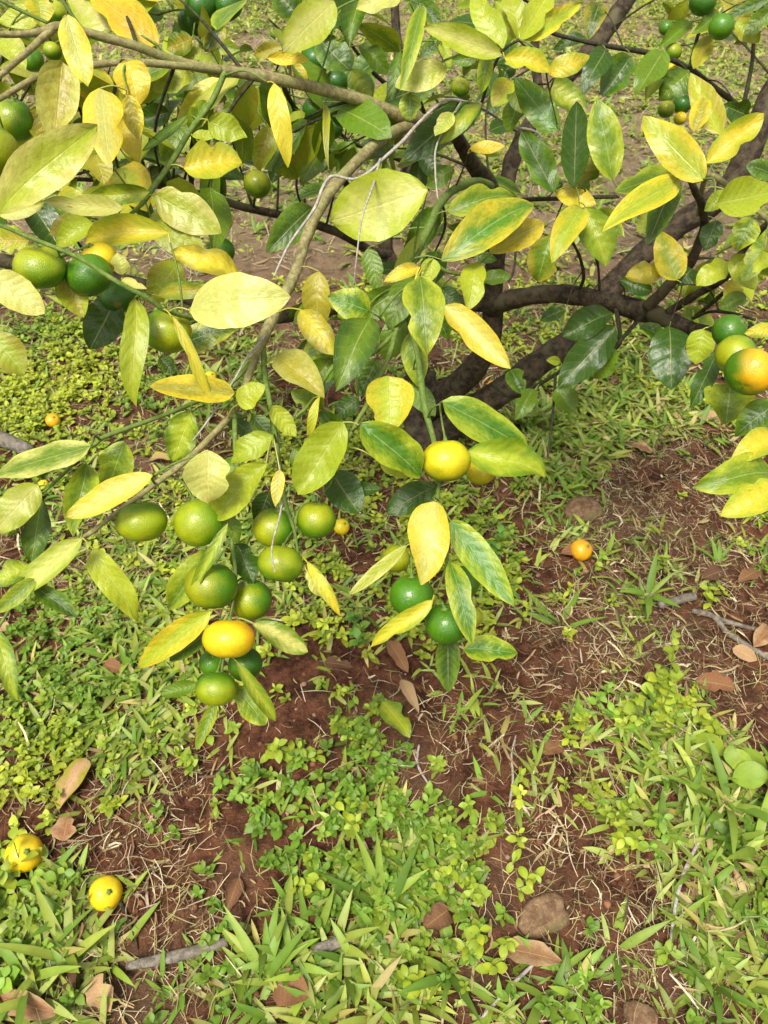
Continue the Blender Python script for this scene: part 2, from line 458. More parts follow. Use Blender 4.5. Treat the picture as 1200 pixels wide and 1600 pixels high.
# green twigs and thin dark ones
TW = [
 ('green_twig', [(-40, 340, 78, 5), (0, 352, 79, 6), (43, 370, 80, 7), (117, 400, 81, 7), (183, 440, 82, 8), (233, 467, 84, 8), (263, 487, 86, 8), (330, 500, 91, 8), (425, 500, 95, 9)]),
 ('green_twig', [(396, 563, 92, 8), (350, 607, 91, 7), (272, 642, 90, 7), (233, 657, 90, 7), (197, 670, 89, 8), (160, 684, 88, 8), (142, 697, 88, 7), (80, 715, 87, 5)]),
 ('green_twig', [(366, 640, 90, 9), (368, 700, 89, 9), (372, 765, 88, 8), (362, 830, 87, 7), (368, 900, 87, 6), (362, 955, 87, 5), (352, 1010, 87, 4), (345, 1060, 87, 4)]),
 ('green_twig', [(411, 530, 93, 9), (414, 585, 92, 9), (423, 637, 91, 9), (437, 727, 90, 8), (446, 785, 89, 7), (460, 830, 88, 5), (466, 870, 88, 4)]),
 ('green_twig', [(640, 492, 96, 8), (620, 512, 94, 9), (610, 550, 93, 8), (590, 597, 91, 8), (572, 635, 90, 8), (555, 664, 89, 6), (530, 720, 88, 4), (515, 760, 88, 3)]),
 ('green_twig', [(616, 520, 94, 7), (597, 540, 94, 7), (578, 555, 94, 6), (548, 565, 93, 6), (520, 573, 92, 7), (487, 627, 91, 7), (462, 652, 90, 5)]),
 ('green_twig', [(352, 112, 104, 9), (330, 160, 104, 9), (296, 206, 103, 9), (270, 250, 101, 9), (240, 292, 99, 9), (222, 318, 97, 7), (190, 345, 95, 5), (150, 362, 93, 3)]),
 ('green_twig', [(75, 36, 93, 5), (40, 20, 92, 6), (0, 0, 91, 6), (-40, -20, 90, 5)]),
 ('green_twig', [(132, 50, 95, 5), (110, 20, 94, 6), (95, -5, 93, 6), (80, -40, 92, 5)]),
 ('dark_twig', [(440, 128, 122, 8), (455, 160, 135, 8), (478, 190, 145, 8), (503, 228, 155, 9), (524, 252, 165, 9), (545, 300, 178, 10), (560, 372, 192, 10)]),
 ('dark_twig', [(430, 215, 150, 7), (463, 228, 155, 8), (517, 247, 162, 9)]),
 ('dark_twig', [(455, 160, 135, 4), (470, 225, 140, 4), (463, 290, 145, 4), (473, 325, 150, 3)]),
 ('dark_twig', [(640, 255, 199, 8), (585, 235, 185, 7), (548, 222, 175, 6), (520, 195, 165, 5), (490, 160, 158, 4), (455, 110, 150, 3)]),
 ('dark_twig', [(628, 150, 199, 8), (590, 120, 188, 7), (560, 85, 178, 6), (530, 40, 168, 5), (500, -20, 160, 4)]),
 ('dark_twig', [(605, 200, 200, 6), (555, 190, 185, 5), (520, 150, 175, 4), (480, 90, 165, 4), (420, 30, 155, 3)]),
 ('dark_twig', [(625, 65, 198, 9), (596, 50, 192, 7), (585, 80, 188, 5)]),
 ('dark_twig', [(740, 258, 151, 8), (712, 228, 143, 7), (720, 205, 138, 6), (738, 182, 134, 5), (752, 162, 130, 5), (765, 120, 126, 5), (785, 80, 122, 5), (812, 62, 120, 4)]),
 ('dark_twig', [(1172, 185, 176, 10), (1143, 157, 165, 9), (1107, 130, 158, 9), (1077, 107, 153, 8), (1040, 90, 149, 8), (1010, 82, 147, 8), (950, 72, 143, 7), (900, 62, 140, 6), (862, 51, 138, 6), (848, 38, 137, 5)]),
 ('dark_twig', [(1077, 105, 152, 5), (1090, 57, 152, 5), (1106, 12, 152, 6), (1125, -30, 152, 5)]),
 ('dark_twig', [(1160, 172, 172, 7), (1175, 100, 168, 6), (1180, 40, 162, 6), (1200, -10, 158, 5)]),
 ('dark_twig', [(778, 320, 170, 8), (795, 314, 155, 7), (820, 312, 142, 7), (883, 310, 135, 7), (967, 307, 128, 6)]),
 ('dark_twig', [(1010, 486, 148, 7), (967, 535, 145, 6), (960, 548, 143, 4)]),
 ('dark_twig', [(962, 480, 154, 8), (968, 515, 149, 7), (967, 540, 146, 6), (940, 560, 144, 4), (905, 600, 142, 3)]),
 ('dark_twig', [(770, 600, 195, 8), (800, 620, 178, 7), (837, 603, 166, 7), (873, 582, 158, 6), (900, 560, 152, 4)]),
 ('dark_twig', [(868, 585, 159, 5), (865, 630, 155, 4), (860, 683, 152, 4), (855, 717, 150, 3)]),
 ('dark_twig', [(903, 455, 160, 6), (912, 435, 156, 6), (907, 405, 150, 5), (897, 382, 146, 4), (880, 345, 142, 3)]),
 ('dark_twig', [(937, 457, 158, 5), (935, 420, 154, 4), (930, 400, 150, 4), (915, 350, 142, 3)]),
 ('dark_twig', [(1087, 494, 141, 7), (1120, 467, 134, 7), (1147, 440, 128, 6), (1165, 410, 122, 5)]),
 ('dark_twig', [(1083, 497, 141, 6), (1110, 487, 134, 5), (1147, 490, 122, 5), (1180, 500, 112, 4)]),
 ('dark_twig', [(775, 390, 172, 8), (740, 400, 150, 7), (712, 400, 125, 6), (690, 404, 110, 6), (668, 402, 103, 6)]),
 ('dark_twig', [(800, 310, 152, 4), (806, 370, 148, 4), (803, 420, 145, 4), (795, 440, 143, 4)]),
 ('green_twig', [(1190, 512, 112, 6), (1180, 540, 104, 6), (1205, 600, 98, 6), (1225, 680, 94, 6), (1232, 760, 92, 5)]),
 ('green_twig', [(-45, 150, 87, 6), (-50, 260, 84, 6), (-45, 380, 82, 6), (-40, 480, 81, 5), (-30, 540, 80, 4)]),
 ('green_twig', [(67, 873, 82, 5), (10, 960, 81, 5), (-20, 1010, 80, 4)]),
 ('green_twig', [(142, 697, 88, 5), (95, 745, 87, 5), (60, 775, 86, 4)]),
 ('green_twig', [(668, 402, 103, 6), (700, 425, 104, 5), (740, 430, 106, 4)]),
]
for mat, pts in TW:
    wood('twig', pts, mat, 6, 0.06, 5)

# pale dead tendrils hung over the branches
wood('dry_tendril', [(752, 163, 129, 5), (730, 160, 122, 5), (700, 156, 116, 5), (677, 170, 112, 5), (650, 197, 108, 5), (628, 222, 105, 6), (600, 247, 102, 5), (578, 268, 101, 5), (553, 280, 100, 5), (520, 275, 100, 5), (505, 291, 99, 5), (493, 323, 98, 5), (473, 352, 97, 4), (450, 385, 96, 4), (428, 432, 94, 3)], 'dead_twig', 6, 0.1)
wood('dry_tendril', [(594, 248, 101, 4), (587, 275, 96, 4), (583, 290, 89, 4), (566, 340, 85, 3), (558, 395, 84, 2), (553, 445, 86, 2)], 'dead_twig', 5, 0.1)
wood('dry_tendril', [(720, 160, 119, 3), (684, 222, 115, 3), (680, 267, 113, 3), (684, 310, 112, 2)], 'dead_twig', 5, 0.1)
wood('dry_tendril', [(800, 198, 150, 4), (843, 210, 146, 4), (838, 250, 145, 4), (825, 315, 141, 4)], 'dead_twig', 5, 0.1)
wood('dry_tendril', [(437, 725, 89, 4), (440, 790, 85, 4), (425, 855, 81, 3), (430, 895, 80, 2)], 'dead_twig', 5, 0.1)
wood('dry_tendril', [(415, 525, 92, 4), (385, 560, 89, 4), (368, 590, 89, 3), (330, 650, 88, 3), (300, 690, 88, 2)], 'dead_twig', 5, 0.1)

ANCH = []
for o, path in LINES:
    if o.name.startswith('dry_tendril') or o is trunk: continue
    for p, r in path: ANCH.append((p, r, o))
ANCH_NP = np.array([tuple(a[0]) for a in ANCH])

def nearest(p, up_bias=0.0, maxr=0.02):
    d = np.linalg.norm(ANCH_NP - np.array(tuple(p)), axis=1)
    if up_bias: d = d + up_bias * np.maximum(0, p.z - ANCH_NP[:, 2])
    i = int(np.argmin(d))
    return ANCH[i], float(np.linalg.norm(ANCH_NP[i] - np.array(tuple(p))))

def add_anchor(o, path):
    global ANCH_NP
    LINES.append((o, path))
    for p, r in path: ANCH.append((p, r, o))
    ANCH_NP = np.vstack([ANCH_NP, np.array([tuple(p) for p, r in path])])

# ------------------------------------------------------------------ leaves
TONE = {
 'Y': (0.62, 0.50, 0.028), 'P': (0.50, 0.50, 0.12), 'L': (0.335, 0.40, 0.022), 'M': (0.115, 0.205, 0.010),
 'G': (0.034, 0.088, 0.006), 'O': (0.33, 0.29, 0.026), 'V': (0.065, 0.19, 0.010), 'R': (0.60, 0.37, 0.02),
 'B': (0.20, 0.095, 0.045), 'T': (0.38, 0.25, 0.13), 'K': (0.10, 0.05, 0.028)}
leaf_no = [0]

def leaf_arrays(base, tip, width, nrm, fold=0.2, arch=0.08, wave=0.05, twist=0.0, nl=10, nc=7, bite=0.0, jag=0.05, shape=0.85, r=None, pucker=0.0, roll=0.0):
    r = r or rng
    ax = tip - base; L = ax.length; ax.normalize()
    n = (nrm - ax * nrm.dot(ax)).normalized()
    sd = ax.cross(n)
    leaf_no[0] += 1
    lid = leaf_no[0]
    ph = r.uniform(0, 6.28); fr = r.uniform(1.2, 2.4)
    ea, eb = 0.64 * shape, 0.66 + 0.22 * r.random()
    tm = ea / (ea + eb); wmax = tm ** ea * (1 - tm) ** eb
    bt = r.uniform(0.3, 0.68); bs = r.choice((-1, 1))
    V, U = [], []
    for i in range(nl + 1):
        t = i / nl
        w = 0.5 * width * (max(t, 0.0) ** ea) * (max(1 - t, 0) ** eb) / wmax
        if i == 0: w = 0.03 * width
        if i == nl: w = 0.012 * width
        tw = twist * (t - 0.5)
        n2 = n * math.cos(tw) + sd * math.sin(tw)
        s2 = sd * math.cos(tw) - n * math.sin(tw)
        for j in range(nc):
            s = -1 + 2 * j / (nc - 1)
            ww = w * (1 + jag * (2 * float(vnoise(t * 9 + lid, s * 2 + 3.3, lid)) - 1))
            if bite and bs * s > 0.1: ww *= 1 - bite * math.exp(-((t - bt) / 0.09) ** 2) * abs(s)
            z = fold * abs(s) ** 1.3 * ww + arch * L * (4 * t * (1 - t)) + wave * width * abs(s) ** 1.5 * math.sin(6.28 * fr * t + ph + (1.7 if s > 0 else 0))
            z += pucker * width * math.sin(6.28 * (5 * t - 1.1 * abs(s)) + ph) * 4 * abs(s) * (1 - abs(s)) * min(1, 4 * t * (1 - t) + .2)
            z += roll * ww * s ** 4
            V.append(base + ax * (t * L) + s2 * (s * ww) + n2 * z)
            U.append((lid % 997 + min(max(t, 0.002), 0.998), 1.5 + s))
    Q = []
    for i in range(nl):
        for j in range(nc - 1):
            a = i * nc + j
            Q.append((a, a + 1, a + nc + 1, a + nc))
    return V, U, Q

def leaf_mesh(V, U, Q, c1, c2, petiole=None, pr=0.0009):
    nv = len(V)
    V = list(V); U = list(U); Q = list(Q)
    if petiole:
        a, b = petiole
        mid = (a + b) / 2 + Vector((0, 0, 0.12 * (a - b).length))
        pv, pq = tube_arrays(catmull([(a, pr * 1.3), (mid, pr), (b, pr)], 3), 4)
        o = len(V); V += pv; Q += [tuple(x + o for x in q) for q in pq]
        U += [(U[0][0], 1.5)] * len(pv)
    me = np_mesh('leaf', [tuple(v) for v in V], Q, np.tile(np.array(c1, np.float32), (len(V), 1)), U)
    a = me.attributes.new('col2', 'FLOAT_COLOR', 'POINT')
    a.data.foreach_set('color', np.tile(np.array((*c2, 1), np.float32), len(V)))
    me.uv_layers.active_index = 0
    return me

def shade(c, r):
    k = r.uniform(0.86, 1.14); h = r.uniform(-0.06, 0.06)
    return (c[0] * k * (1 + h), c[1] * k, c[2] * k)

LOG = []
def photo_leaf(bx, by, tx, ty, W, code, d, tilt=None, fold=None, dz=None):
    r = random.Random(int(bx * 31 + by * 17 + tx * 7 + ty) & 0xffffff)
    d = d / 100.0
    b = P(bx, by, d)
    if dz is None: dz = r.uniform(-0.35, 0.35) * (b - P(tx, ty, d)).length
    t = P(tx, ty, d + dz)
    view = (CAM - (b + t) / 2).normalized()
    ax = (t - b).normalized()
    n0 = (view - ax * view.dot(ax)).normalized()
    upp = UP - ax * UP.dot(ax)
    k = r.uniform(0.05, 0.75) if tilt is None else tilt
    n = (n0 + upp * k).normalized()
    width = W * d / FPX / max(0.5, n.dot(n0))
    c1 = shade(TONE[code[0]], r); c2 = shade(TONE[code[-1]], r)
    fold = r.uniform(0.05, 0.6) if fold is None else fold
    arch = r.uniform(-0.05, 0.17)
    V, U, Q = leaf_arrays(b, t, width * (0.94 + 0.12 * fold), n, fold, arch, r.uniform(0.02, 0.10), r.uniform(-0.8, 0.8), bite=r.choice((0, 0, 0, 0, 0.25, 0.4)), pucker=r.uniform(0.02, 0.06), roll=r.uniform(-0.22, 0.16), nl=16, r=r, shape=r.uniform(0.75, 1.15))
    return grow(b, V, U, Q, c1, c2)

def grow(b, V, U, Q, c1, c2):
    """hang one leaf on the wood nearest to its base"""
    (p, rad, o), dist = nearest(b)
    host = o
    if dist > 0.045:
        j = rng.uniform(0.1, 0.25) * dist
        q = b.lerp(p, 0.12)
        mid = (q + p) / 2 + Vector((rng.uniform(-j, j) * 0.5, rng.uniform(-j, j) * 0.5, j * 0.6))
        path = catmull([(p, 0.0017), (mid, 0.0013), (q, 0.0010)], 4)
        LOG.append((round(dist, 3), tuple(int(v) for v in to_px(b)[:2])))
        par = o if o.parent is tree else o.parent
        tw = tube_obj('twig', path, M['green_twig'] if to_px(b)[2] < 1.25 else M['dark_twig'], tree, 5)
        add_anchor(tw, path)
        host, p = tw, q
    me = leaf_mesh(V, U, Q, c1, c2, (p, V[3]))
    return link('leaf', me, M['leaf'], host if host.parent is tree else host.parent)

# surveyed leaves: base x y, tip x y, width (pixels), tones (inside, margin), depth in cm
LEAVES = """
0 332 152 195 74 LP 80|0 338 70 316 28 P 84|104 25 138 136 46 PY 90|248 70 140 -12 60 RY 104|176 46 106 -6 52 PL 107|202 95 214 166 58 Y 93|200 148 216 219 34 OY 92
157 138 170 258 66 PY 90|97 96 84 222 64 OP 94|60 165 76 242 42 O 97|186 185 217 252 46 Y 97|293 180 222 236 15 MG 104|265 175 213 190 32 G 112|302 116 238 141 36 L 108
287 262 378 254 56 YL 100|325 188 386 216 42 L 103|296 202 322 158 30 ML 104|300 212 346 209 16 L 103|290 195 254 252 46 ML 108|243 304 346 364 64 LP 96|233 300 136 309 30 LM 94
192 326 68 314 34 P 92|263 364 133 379 46 YL 89|147 350 88 384 38 L 93|235 338 318 402 62 LP 99|140 340 77 366 38 O 97|350 322 356 362 26 O 118|150 240 162 288 42 O 99
255 20 214 36 32 M 120|345 35 320 80 36 GO 118|300 60 260 76 36 OM 116|72 18 -4 34 34 L 98|60 -4 66 42 42 LY 96|316 75 284 96 22 L 118|360 130 402 176 42 GM 120|395 165 348 171 30 M 118
20 250 110 300 48 L 98|205 300 240 345 32 GM 104|0 270 60 312 44 PL 96|110 260 60 300 40 OY 99|180 262 235 300 40 GM 108|95 300 150 340 30 LY 95|0 60 40 110 44 LP 99
428 130 450 262 34 Y 100|507 163 514 266 12 OL 116|522 2 440 82 62 PL 106|438 72 396 86 20 O 110|418 90 482 94 20 Y 108|456 96 476 142 30 OY 118|548 -4 504 56 56 G 118
560 -8 546 76 40 MG 114|498 60 548 111 52 GM 117|628 -4 556 14 38 P 106|661 8 625 142 26 ML 108|698 107 617 136 44 LP 110|784 86 662 42 38 PL 108|786 76 736 -10 42 L 114|690 64 703 104 20 L 116
626 80 605 182 24 MG 122|548 110 581 156 40 LM 128|560 72 609 116 30 M 124|641 145 640 189 36 ML 112|736 160 632 250 52 G 120|752 163 685 226 27 LM 116|707 177 680 213 26 LP 114
734 232 789 228 20 Y 128|748 235 786 242 12 L 129|668 297 516 346 104 PL 92|488 324 416 396 48 GM 112|550 220 527 270 36 M 150|700 330 802 308 40 ML 112|690 406 834 321 66 VY 98|766 396 849 349 48 OY 102
710 265 667 291 32 M 124|796 104 780 132 30 G 125|796 124 769 166 34 OL 124|765 80 751 146 24 ML 120|746 88 704 96 22 M 122|420 198 404 266 38 OL 118|440 244 425 286 27 G 150|445 150 451 222 32 M 140
692 330 630 396 42 MG 118|600 160 560 205 36 G 150|655 90 700 60 26 GM 128|640 -5 690 40 34 GM 130|470 30 430 -10 46 GM 130|500 240 470 290 34 M 155|585 250 610 300 30 M 160
813 62 862 -16 42 L 120|815 64 908 4 32 LY 121|810 60 796 -14 34 L 122|808 64 772 2 30 LM 124|936 4 919 63 36 GO 148|788 90 861 116 32 YL 122|858 116 921 87 34 YL 124
916 60 864 78 20 G 142|946 76 911 148 40 G 142|986 88 942 151 50 GM 143|1036 80 994 149 46 M 144|1032 108 1009 154 27 LM 150|1077 112 1031 156 47 MG 148|1079 35 1029 76 24 M 152
1111 54 1083 108 27 OL 150|1126 22 1081 53 24 M 148|1206 -6 1132 29 18 GM 140|1206 14 1164 56 30 M 146|1150 34 1186 66 32 LO 150|1124 0 1172 34 28 OP 152|873 206 804 121 48 VM 128
856 130 916 176 40 LM 132|897 291 901 158 44 G 128|957 281 932 154 54 ML 126|866 300 815 204 47 GM 130|898 296 922 244 52 OM 134|868 300 932 319 32 Y 132|906 324 862 412 44 LY 122|915 324 946 416 54 LM 124
1050 270 961 300 42 ML 120|1061 280 941 362 44 LY 108|1055 281 1012 382 42 GM 114|1012 330 1000 366 22 L 122|1058 438 1030 361 48 LY 130|1036 420 977 432 38 YO 132|1101 281 1004 182 58 LY 104|1104 256 1194 177 44 YL 108
1126 210 1079 114 42 LO 122|1085 206 1101 154 30 OY 120|1119 318 1216 298 58 L 98|1206 275 1166 257 30 GM 110|1166 180 1129 164 37 G 150|1176 340 1150 392 42 ML 116|1120 345 1100 392 36 G 128|1140 300 1100 330 26 L 122
1190 390 1160 440 34 ML 116|1205 400 1175 425 26 L 110|810 155 795 208 32 M 140|830 140 800 190 30 G 146|800 130 815 178 30 LM 136|880 290 830 275 24 GM 140|920 300 880 262 28 ML 138
-16 430 70 490 58 P 80|46 375 -14 374 42 OL 84|98 428 131 496 46 OL 86|181 464 140 546 66 G 94|210 466 213 636 40 L 85|268 494 333 629 20 YL 84|366 614 234 605 40 OY 87|250 558 273 584 26 GM 96
376 438 267 391 42 YO 94|297 485 454 463 84 P 84|280 408 234 474 52 LO 98|245 462 332 449 28 OM 95|286 536 371 515 44 GL 98|191 430 184 394 26 P 88|190 437 229 451 15 P 88|142 697 -16 744 46 MP 82
196 690 164 776 58 ML 91|298 644 270 722 52 LM 88|-16 520 38 586 58 LO 79|372 632 414 602 38 L 86|356 648 396 682 32 G 93|150 446 118 420 26 L 92|60 430 20 470 30 M 88
498 424 494 526 46 O 98|470 484 522 556 46 YO 93|432 556 507 620 50 OP 90|578 486 512 464 52 VL 90|580 498 524 612 62 MG 89|646 434 607 516 48 M 94|656 432 668 556 66 ML 89
656 418 599 440 24 YO 90|676 404 668 444 30 L 91|746 410 730 486 44 L 100|696 478 798 576 46 PY 94|608 588 611 676 78 LY 89|564 662 657 746 62 VL 84|594 722 641 746 26 L 88
690 628 823 701 60 VL 87|730 706 851 746 58 LM 88|536 660 465 772 66 L 85|516 560 488 604 42 M 95|424 634 462 682 32 L 88|426 680 362 724 42 L 85|416 724 336 810 54 L 83
630 490 600 562 42 M 99|640 520 656 606 42 ML 98|575 388 592 458 34 M 112|750 440 798 431 24 M 130|690 450 716 482 32 G 108|656 368 614 432 20 L 100|560 624 524 652 32 G 96
740 400 777 406 18 G 112|500 620 480 682 16 LY 87|545 585 480 560 40 LM 100|620 450 560 500 44 M 104|590 560 560 620 40 GM 97|670 470 700 530 40 GM 110|555 500 520 460 38 ML 104
955 490 879 526 48 G 142|962 510 872 606 56 G 140|961 545 930 592 40 M 142|870 606 896 643 38 M 154|1046 510 1050 610 66 G 132|1099 514 1087 569 43 L 118|1121 550 1079 638 32 G 106
1142 598 1134 662 72 ML 104|968 438 1019 456 30 G 150|1136 409 1088 448 38 L 124|1145 398 1181 452 40 L 120|860 368 840 440 50 MO 136|882 484 844 501 22 G 152|798 578 816 616 30 GM 170|836 608 804 656 30 M 164
876 566 854 562 14 L 156|1211 680 1139 726 44 YL 92|1211 742 1083 760 56 ML 92|1216 762 1126 806 54 YL 89|1211 630 1148 682 52 GM 96|1216 514 1162 521 24 YL 102|1082 420 1060 447 36 G 134
1156 444 1130 462 27 Y 126|1166 464 1124 482 30 M 124|1000 510 1040 530 24 GM 146|1190 560 1215 600 40 GM 104|930 330 975 372 34 ML 138
60 758 -8 832 56 PL 83|65 780 48 882 44 MG 86|135 724 114 838 44 ML 87|238 742 102 809 44 PY 80|128 840 -2 946 42 PL 79|50 886 -18 911 38 LM 81|56 905 -6 957 28 ML 80
145 858 216 972 46 L 83|54 914 121 967 30 GM 82|-8 984 27 1095 32 LM 80|325 704 326 786 76 P 80|328 954 217 1043 44 LY 84|326 988 264 1032 32 GM 87|336 858 262 952 48 ML 90
356 818 297 938 20 LM 83|371 850 396 912 42 G 90|311 1068 251 1086 24 M 86|336 1098 307 1172 22 ML 86|370 1034 431 1127 24 LM 84|364 1072 416 1132 42 ML 87|352 790 372 850 30 M 86
680 784 659 914 66 PY 82|704 814 803 946 52 VL 85|703 878 738 1007 40 VL 82|636 852 546 929 22 LP 88|676 938 579 1011 30 YL 84|700 988 700 1082 40 GM 90|725 1014 809 1021 42 VL 88
682 758 604 802 48 G 95|518 738 561 802 56 G 93|528 766 598 764 27 G 94|437 734 430 792 22 PY 84|480 878 531 962 22 YL 86|479 892 502 932 22 P 86|396 974 481 1018 38 PM 85|425 985 470 1022 20 YO 88
505 640 455 610 34 ML 94|460 700 500 760 40 M 92|540 690 500 640 36 GM 95|395 650 440 700 34 GM 94|640 600 680 650 36 M 100|420 770 400 820 36 G 92|380 720 330 760 34 M 92
"""
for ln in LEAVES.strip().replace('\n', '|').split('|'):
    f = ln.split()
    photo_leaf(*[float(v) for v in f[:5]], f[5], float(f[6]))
N_SURVEYED = leaf_no[0]

# leaves further inside the crown: twigs off the limbs, each with a spray of leaves
deep_V, deep_U, deep_Q, deep_c1, deep_c2 = [], [], [], [], []
deep_n = [0]
def stash(V, U, Q, c1, c2):
    o = deep_n[0]
    deep_V.extend(V); deep_U.extend(U); deep_Q.extend([tuple(x + o for x in q) for q in Q])
    deep_c1.extend([c1] * len(V)); deep_c2.extend([c2] * len(V))
    deep_n[0] += len(V)

def spray(start, end, tones, n, size, objects):
    """a twig from the wood at start towards end, leaves along its outer part"""
    r = rng
    L = (end - start).length
    mid = (start + end) / 2 + Vector((r.uniform(-.1, .1) * L, r.uniform(-.1, .1) * L, r.uniform(0.0, .18) * L))
    path = catmull([(start, 0.0030), (mid, 0.0022), (end, 0.0012)], 5)
    tw = tube_obj('twig', path, M['dark_twig'], tree, 5)
    add_anchor(tw, path)
    for i in range(n):
        t = 0.35 + 0.65 * (i + r.random() * 0.5) / n
        k = min(len(path) - 2, int(t * (len(path) - 1)))
        p = path[k][0].lerp(path[k + 1][0], t * (len(path) - 1) - k)
        ax = (path[k + 1][0] - path[k][0]).normalized()
        out = Vector((r.uniform(-1, 1), r.uniform(-1, 1), r.uniform(-0.9, 0.35)))
        dr = (ax * 0.5 + out).normalized()
        s = size * r.uniform(0.75, 1.2)
        b = p + dr * 0.012
        nrm = (UP * r.uniform(0.3, 1) + Vector((r.uniform(-.7, .7), r.uniform(-1, .5), 0))).normalized()
        if abs(nrm.dot(dr)) > 0.95: nrm = Vector((0, -1, 0.2))
        code = r.choice(tones)
        c1, c2 = shade(TONE[code[0]], r), shade(TONE[code[-1]], r)
        V, U, Q = leaf_arrays(b, b + dr * s, s * r.uniform(0.42, 0.56), nrm, r.uniform(.05, .35), r.uniform(-.03, .12), r.uniform(.01, .05), r.uniform(-.4, .4), 8, 5, r=r)
        if objects:
            me = leaf_mesh(V, U, Q, c1, c2, (p, V[2]))
            link('leaf', me, M['leaf'], tw)
        else:
            stash(V, U, Q, c1, c2)

def limb_point(target, lo=0.0):
    """a wood point to spring from, close to the target"""
    d = np.linalg.norm(LIMB_NP - np.array(tuple(target)), axis=1)
    c = np.argsort(d)[:14]
    return LIMB[int(rng.choice(list(c)))]
LIMB = [p for o, path in LINES if o.name.startswith(('limb', 'branch')) for p, r in path[6:]]
LIMB_NP = np.array([tuple(p) for p in LIMB])

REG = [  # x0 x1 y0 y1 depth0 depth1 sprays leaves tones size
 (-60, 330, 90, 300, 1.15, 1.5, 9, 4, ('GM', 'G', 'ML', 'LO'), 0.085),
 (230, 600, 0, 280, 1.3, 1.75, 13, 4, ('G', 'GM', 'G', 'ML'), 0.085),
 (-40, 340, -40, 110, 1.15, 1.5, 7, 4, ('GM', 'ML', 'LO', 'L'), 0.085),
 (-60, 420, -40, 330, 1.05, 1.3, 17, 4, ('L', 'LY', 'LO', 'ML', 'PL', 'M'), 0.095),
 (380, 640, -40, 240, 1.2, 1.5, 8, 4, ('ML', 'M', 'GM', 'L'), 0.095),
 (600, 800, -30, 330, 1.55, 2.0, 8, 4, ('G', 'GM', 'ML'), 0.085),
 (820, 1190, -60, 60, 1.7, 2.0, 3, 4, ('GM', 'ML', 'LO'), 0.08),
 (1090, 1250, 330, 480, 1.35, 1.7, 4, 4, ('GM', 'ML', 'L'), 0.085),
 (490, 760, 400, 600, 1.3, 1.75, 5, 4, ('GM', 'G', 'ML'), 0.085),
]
budget = 296 - N_SURVEYED
for x0, x1, y0, y1, d0, d1, ns, nl_, tones, size in REG:
    for i in range(ns):
        tgt = P(rng.uniform(x0, x1), rng.uniform(y0, y1), rng.uniform(d0, d1))
        spray(limb_point(tgt), tgt, tones, nl_, size, budget >= nl_)
        budget -= nl_
# the crown goes on above and beside the picture
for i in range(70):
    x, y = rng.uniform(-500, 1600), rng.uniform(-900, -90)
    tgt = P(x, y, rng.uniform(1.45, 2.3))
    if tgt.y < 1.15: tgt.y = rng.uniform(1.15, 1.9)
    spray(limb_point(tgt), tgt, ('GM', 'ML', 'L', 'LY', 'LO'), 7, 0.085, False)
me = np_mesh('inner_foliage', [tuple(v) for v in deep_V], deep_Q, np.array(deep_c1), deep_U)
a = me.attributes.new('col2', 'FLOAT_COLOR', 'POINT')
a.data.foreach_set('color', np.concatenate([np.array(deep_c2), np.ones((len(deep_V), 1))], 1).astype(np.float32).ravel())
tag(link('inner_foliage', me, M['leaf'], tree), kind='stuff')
# ------------------------------------------------------------------ tangerines
FT = {'g': (0.026, 0.112, 0.004), 'm': (0.062, 0.180, 0.003), 'o': (0.29, 0.33, 0.005), 'y': (0.66, 0.50, 0.008), 'r': (0.72, 0.36, 0.008)}
calyx_mat = M['green_twig']

def fruit_mesh(rad, squash, c1, c2, blush, seed, scar=False, wide=0.0):
    nu, nv = 30, 18
    r = random.Random(seed)
    V, C = [], []
    for j in range(nv + 1):
        th = math.pi * j / nv
        for i in range(nu):
            ph = 2 * math.pi * i / nu
            d = Vector((math.sin(th) * math.cos(ph), math.sin(th) * math.sin(ph), math.cos(th)))
            rr = 1 + 0.012 * math.sin(3 * ph + seed) + 0.008 * math.sin(9 * ph + 2 * seed) * math.sin(th)
            z = math.cos(th) * squash
            dip = 0.10 * math.exp(-(th / 0.26) ** 2)
            dip2 = 0.07 * math.exp(-((math.pi - th) / 0.3) ** 2)
            V.append((d.x * rad * rr, d.y * rad * rr, (z - dip + dip2) * rad))
            k = 0.16 + wide + 0.80 * d.dot(blush) + 0.5 * (float(vnoise(ph * 1.9 + seed, th * 2.6, seed)) - 0.5)
            k = min(1, max(0, k)); k = k * k * (3 - 2 * k)
            c = [c1[q] * (1 - k) + c2[q] * k for q in range(3)]
            if scar:
                w = math.exp(-(((d - Vector((0.15, -0.9, -0.35)).normalized()).length) / 0.16) ** 2)
                c = [c[q] * (1 - w) + (0.30, 0.17, 0.06)[q] * w for q in range(3)]
            C.append(c)
    Q = []
    for j in range(nv):
        for i in range(nu):
            a = j * nu + i; b = j * nu + (i + 1) % nu
            Q.append((a, a + nu, b + nu, b))
    return np_mesh('tangerine', V, Q, np.array(C))

def calyx_mesh(rad):
    V, Q = [], []
    for j, (rr, z) in enumerate(((0.02, 0.16), (0.07, 0.15), (0.09, 0.02), (0.24, -0.045), (0.25, -0.085))):
        for i in range(10):
            an = 2 * math.pi * i / 10
            s = rr * (1.25 if (i % 2 == 0 and j >= 3) else 0.8 if j >= 3 else 1)
            V.append((math.cos(an) * s * rad, math.sin(an) * s * rad, z * rad))
    for j in range(4):
        for i in range(10):
            Q.append((j * 10 + i, (j + 1) * 10 + i, (j + 1) * 10 + (i + 1) % 10, j * 10 + (i + 1) % 10))
    return np_mesh('calyx', V, Q)

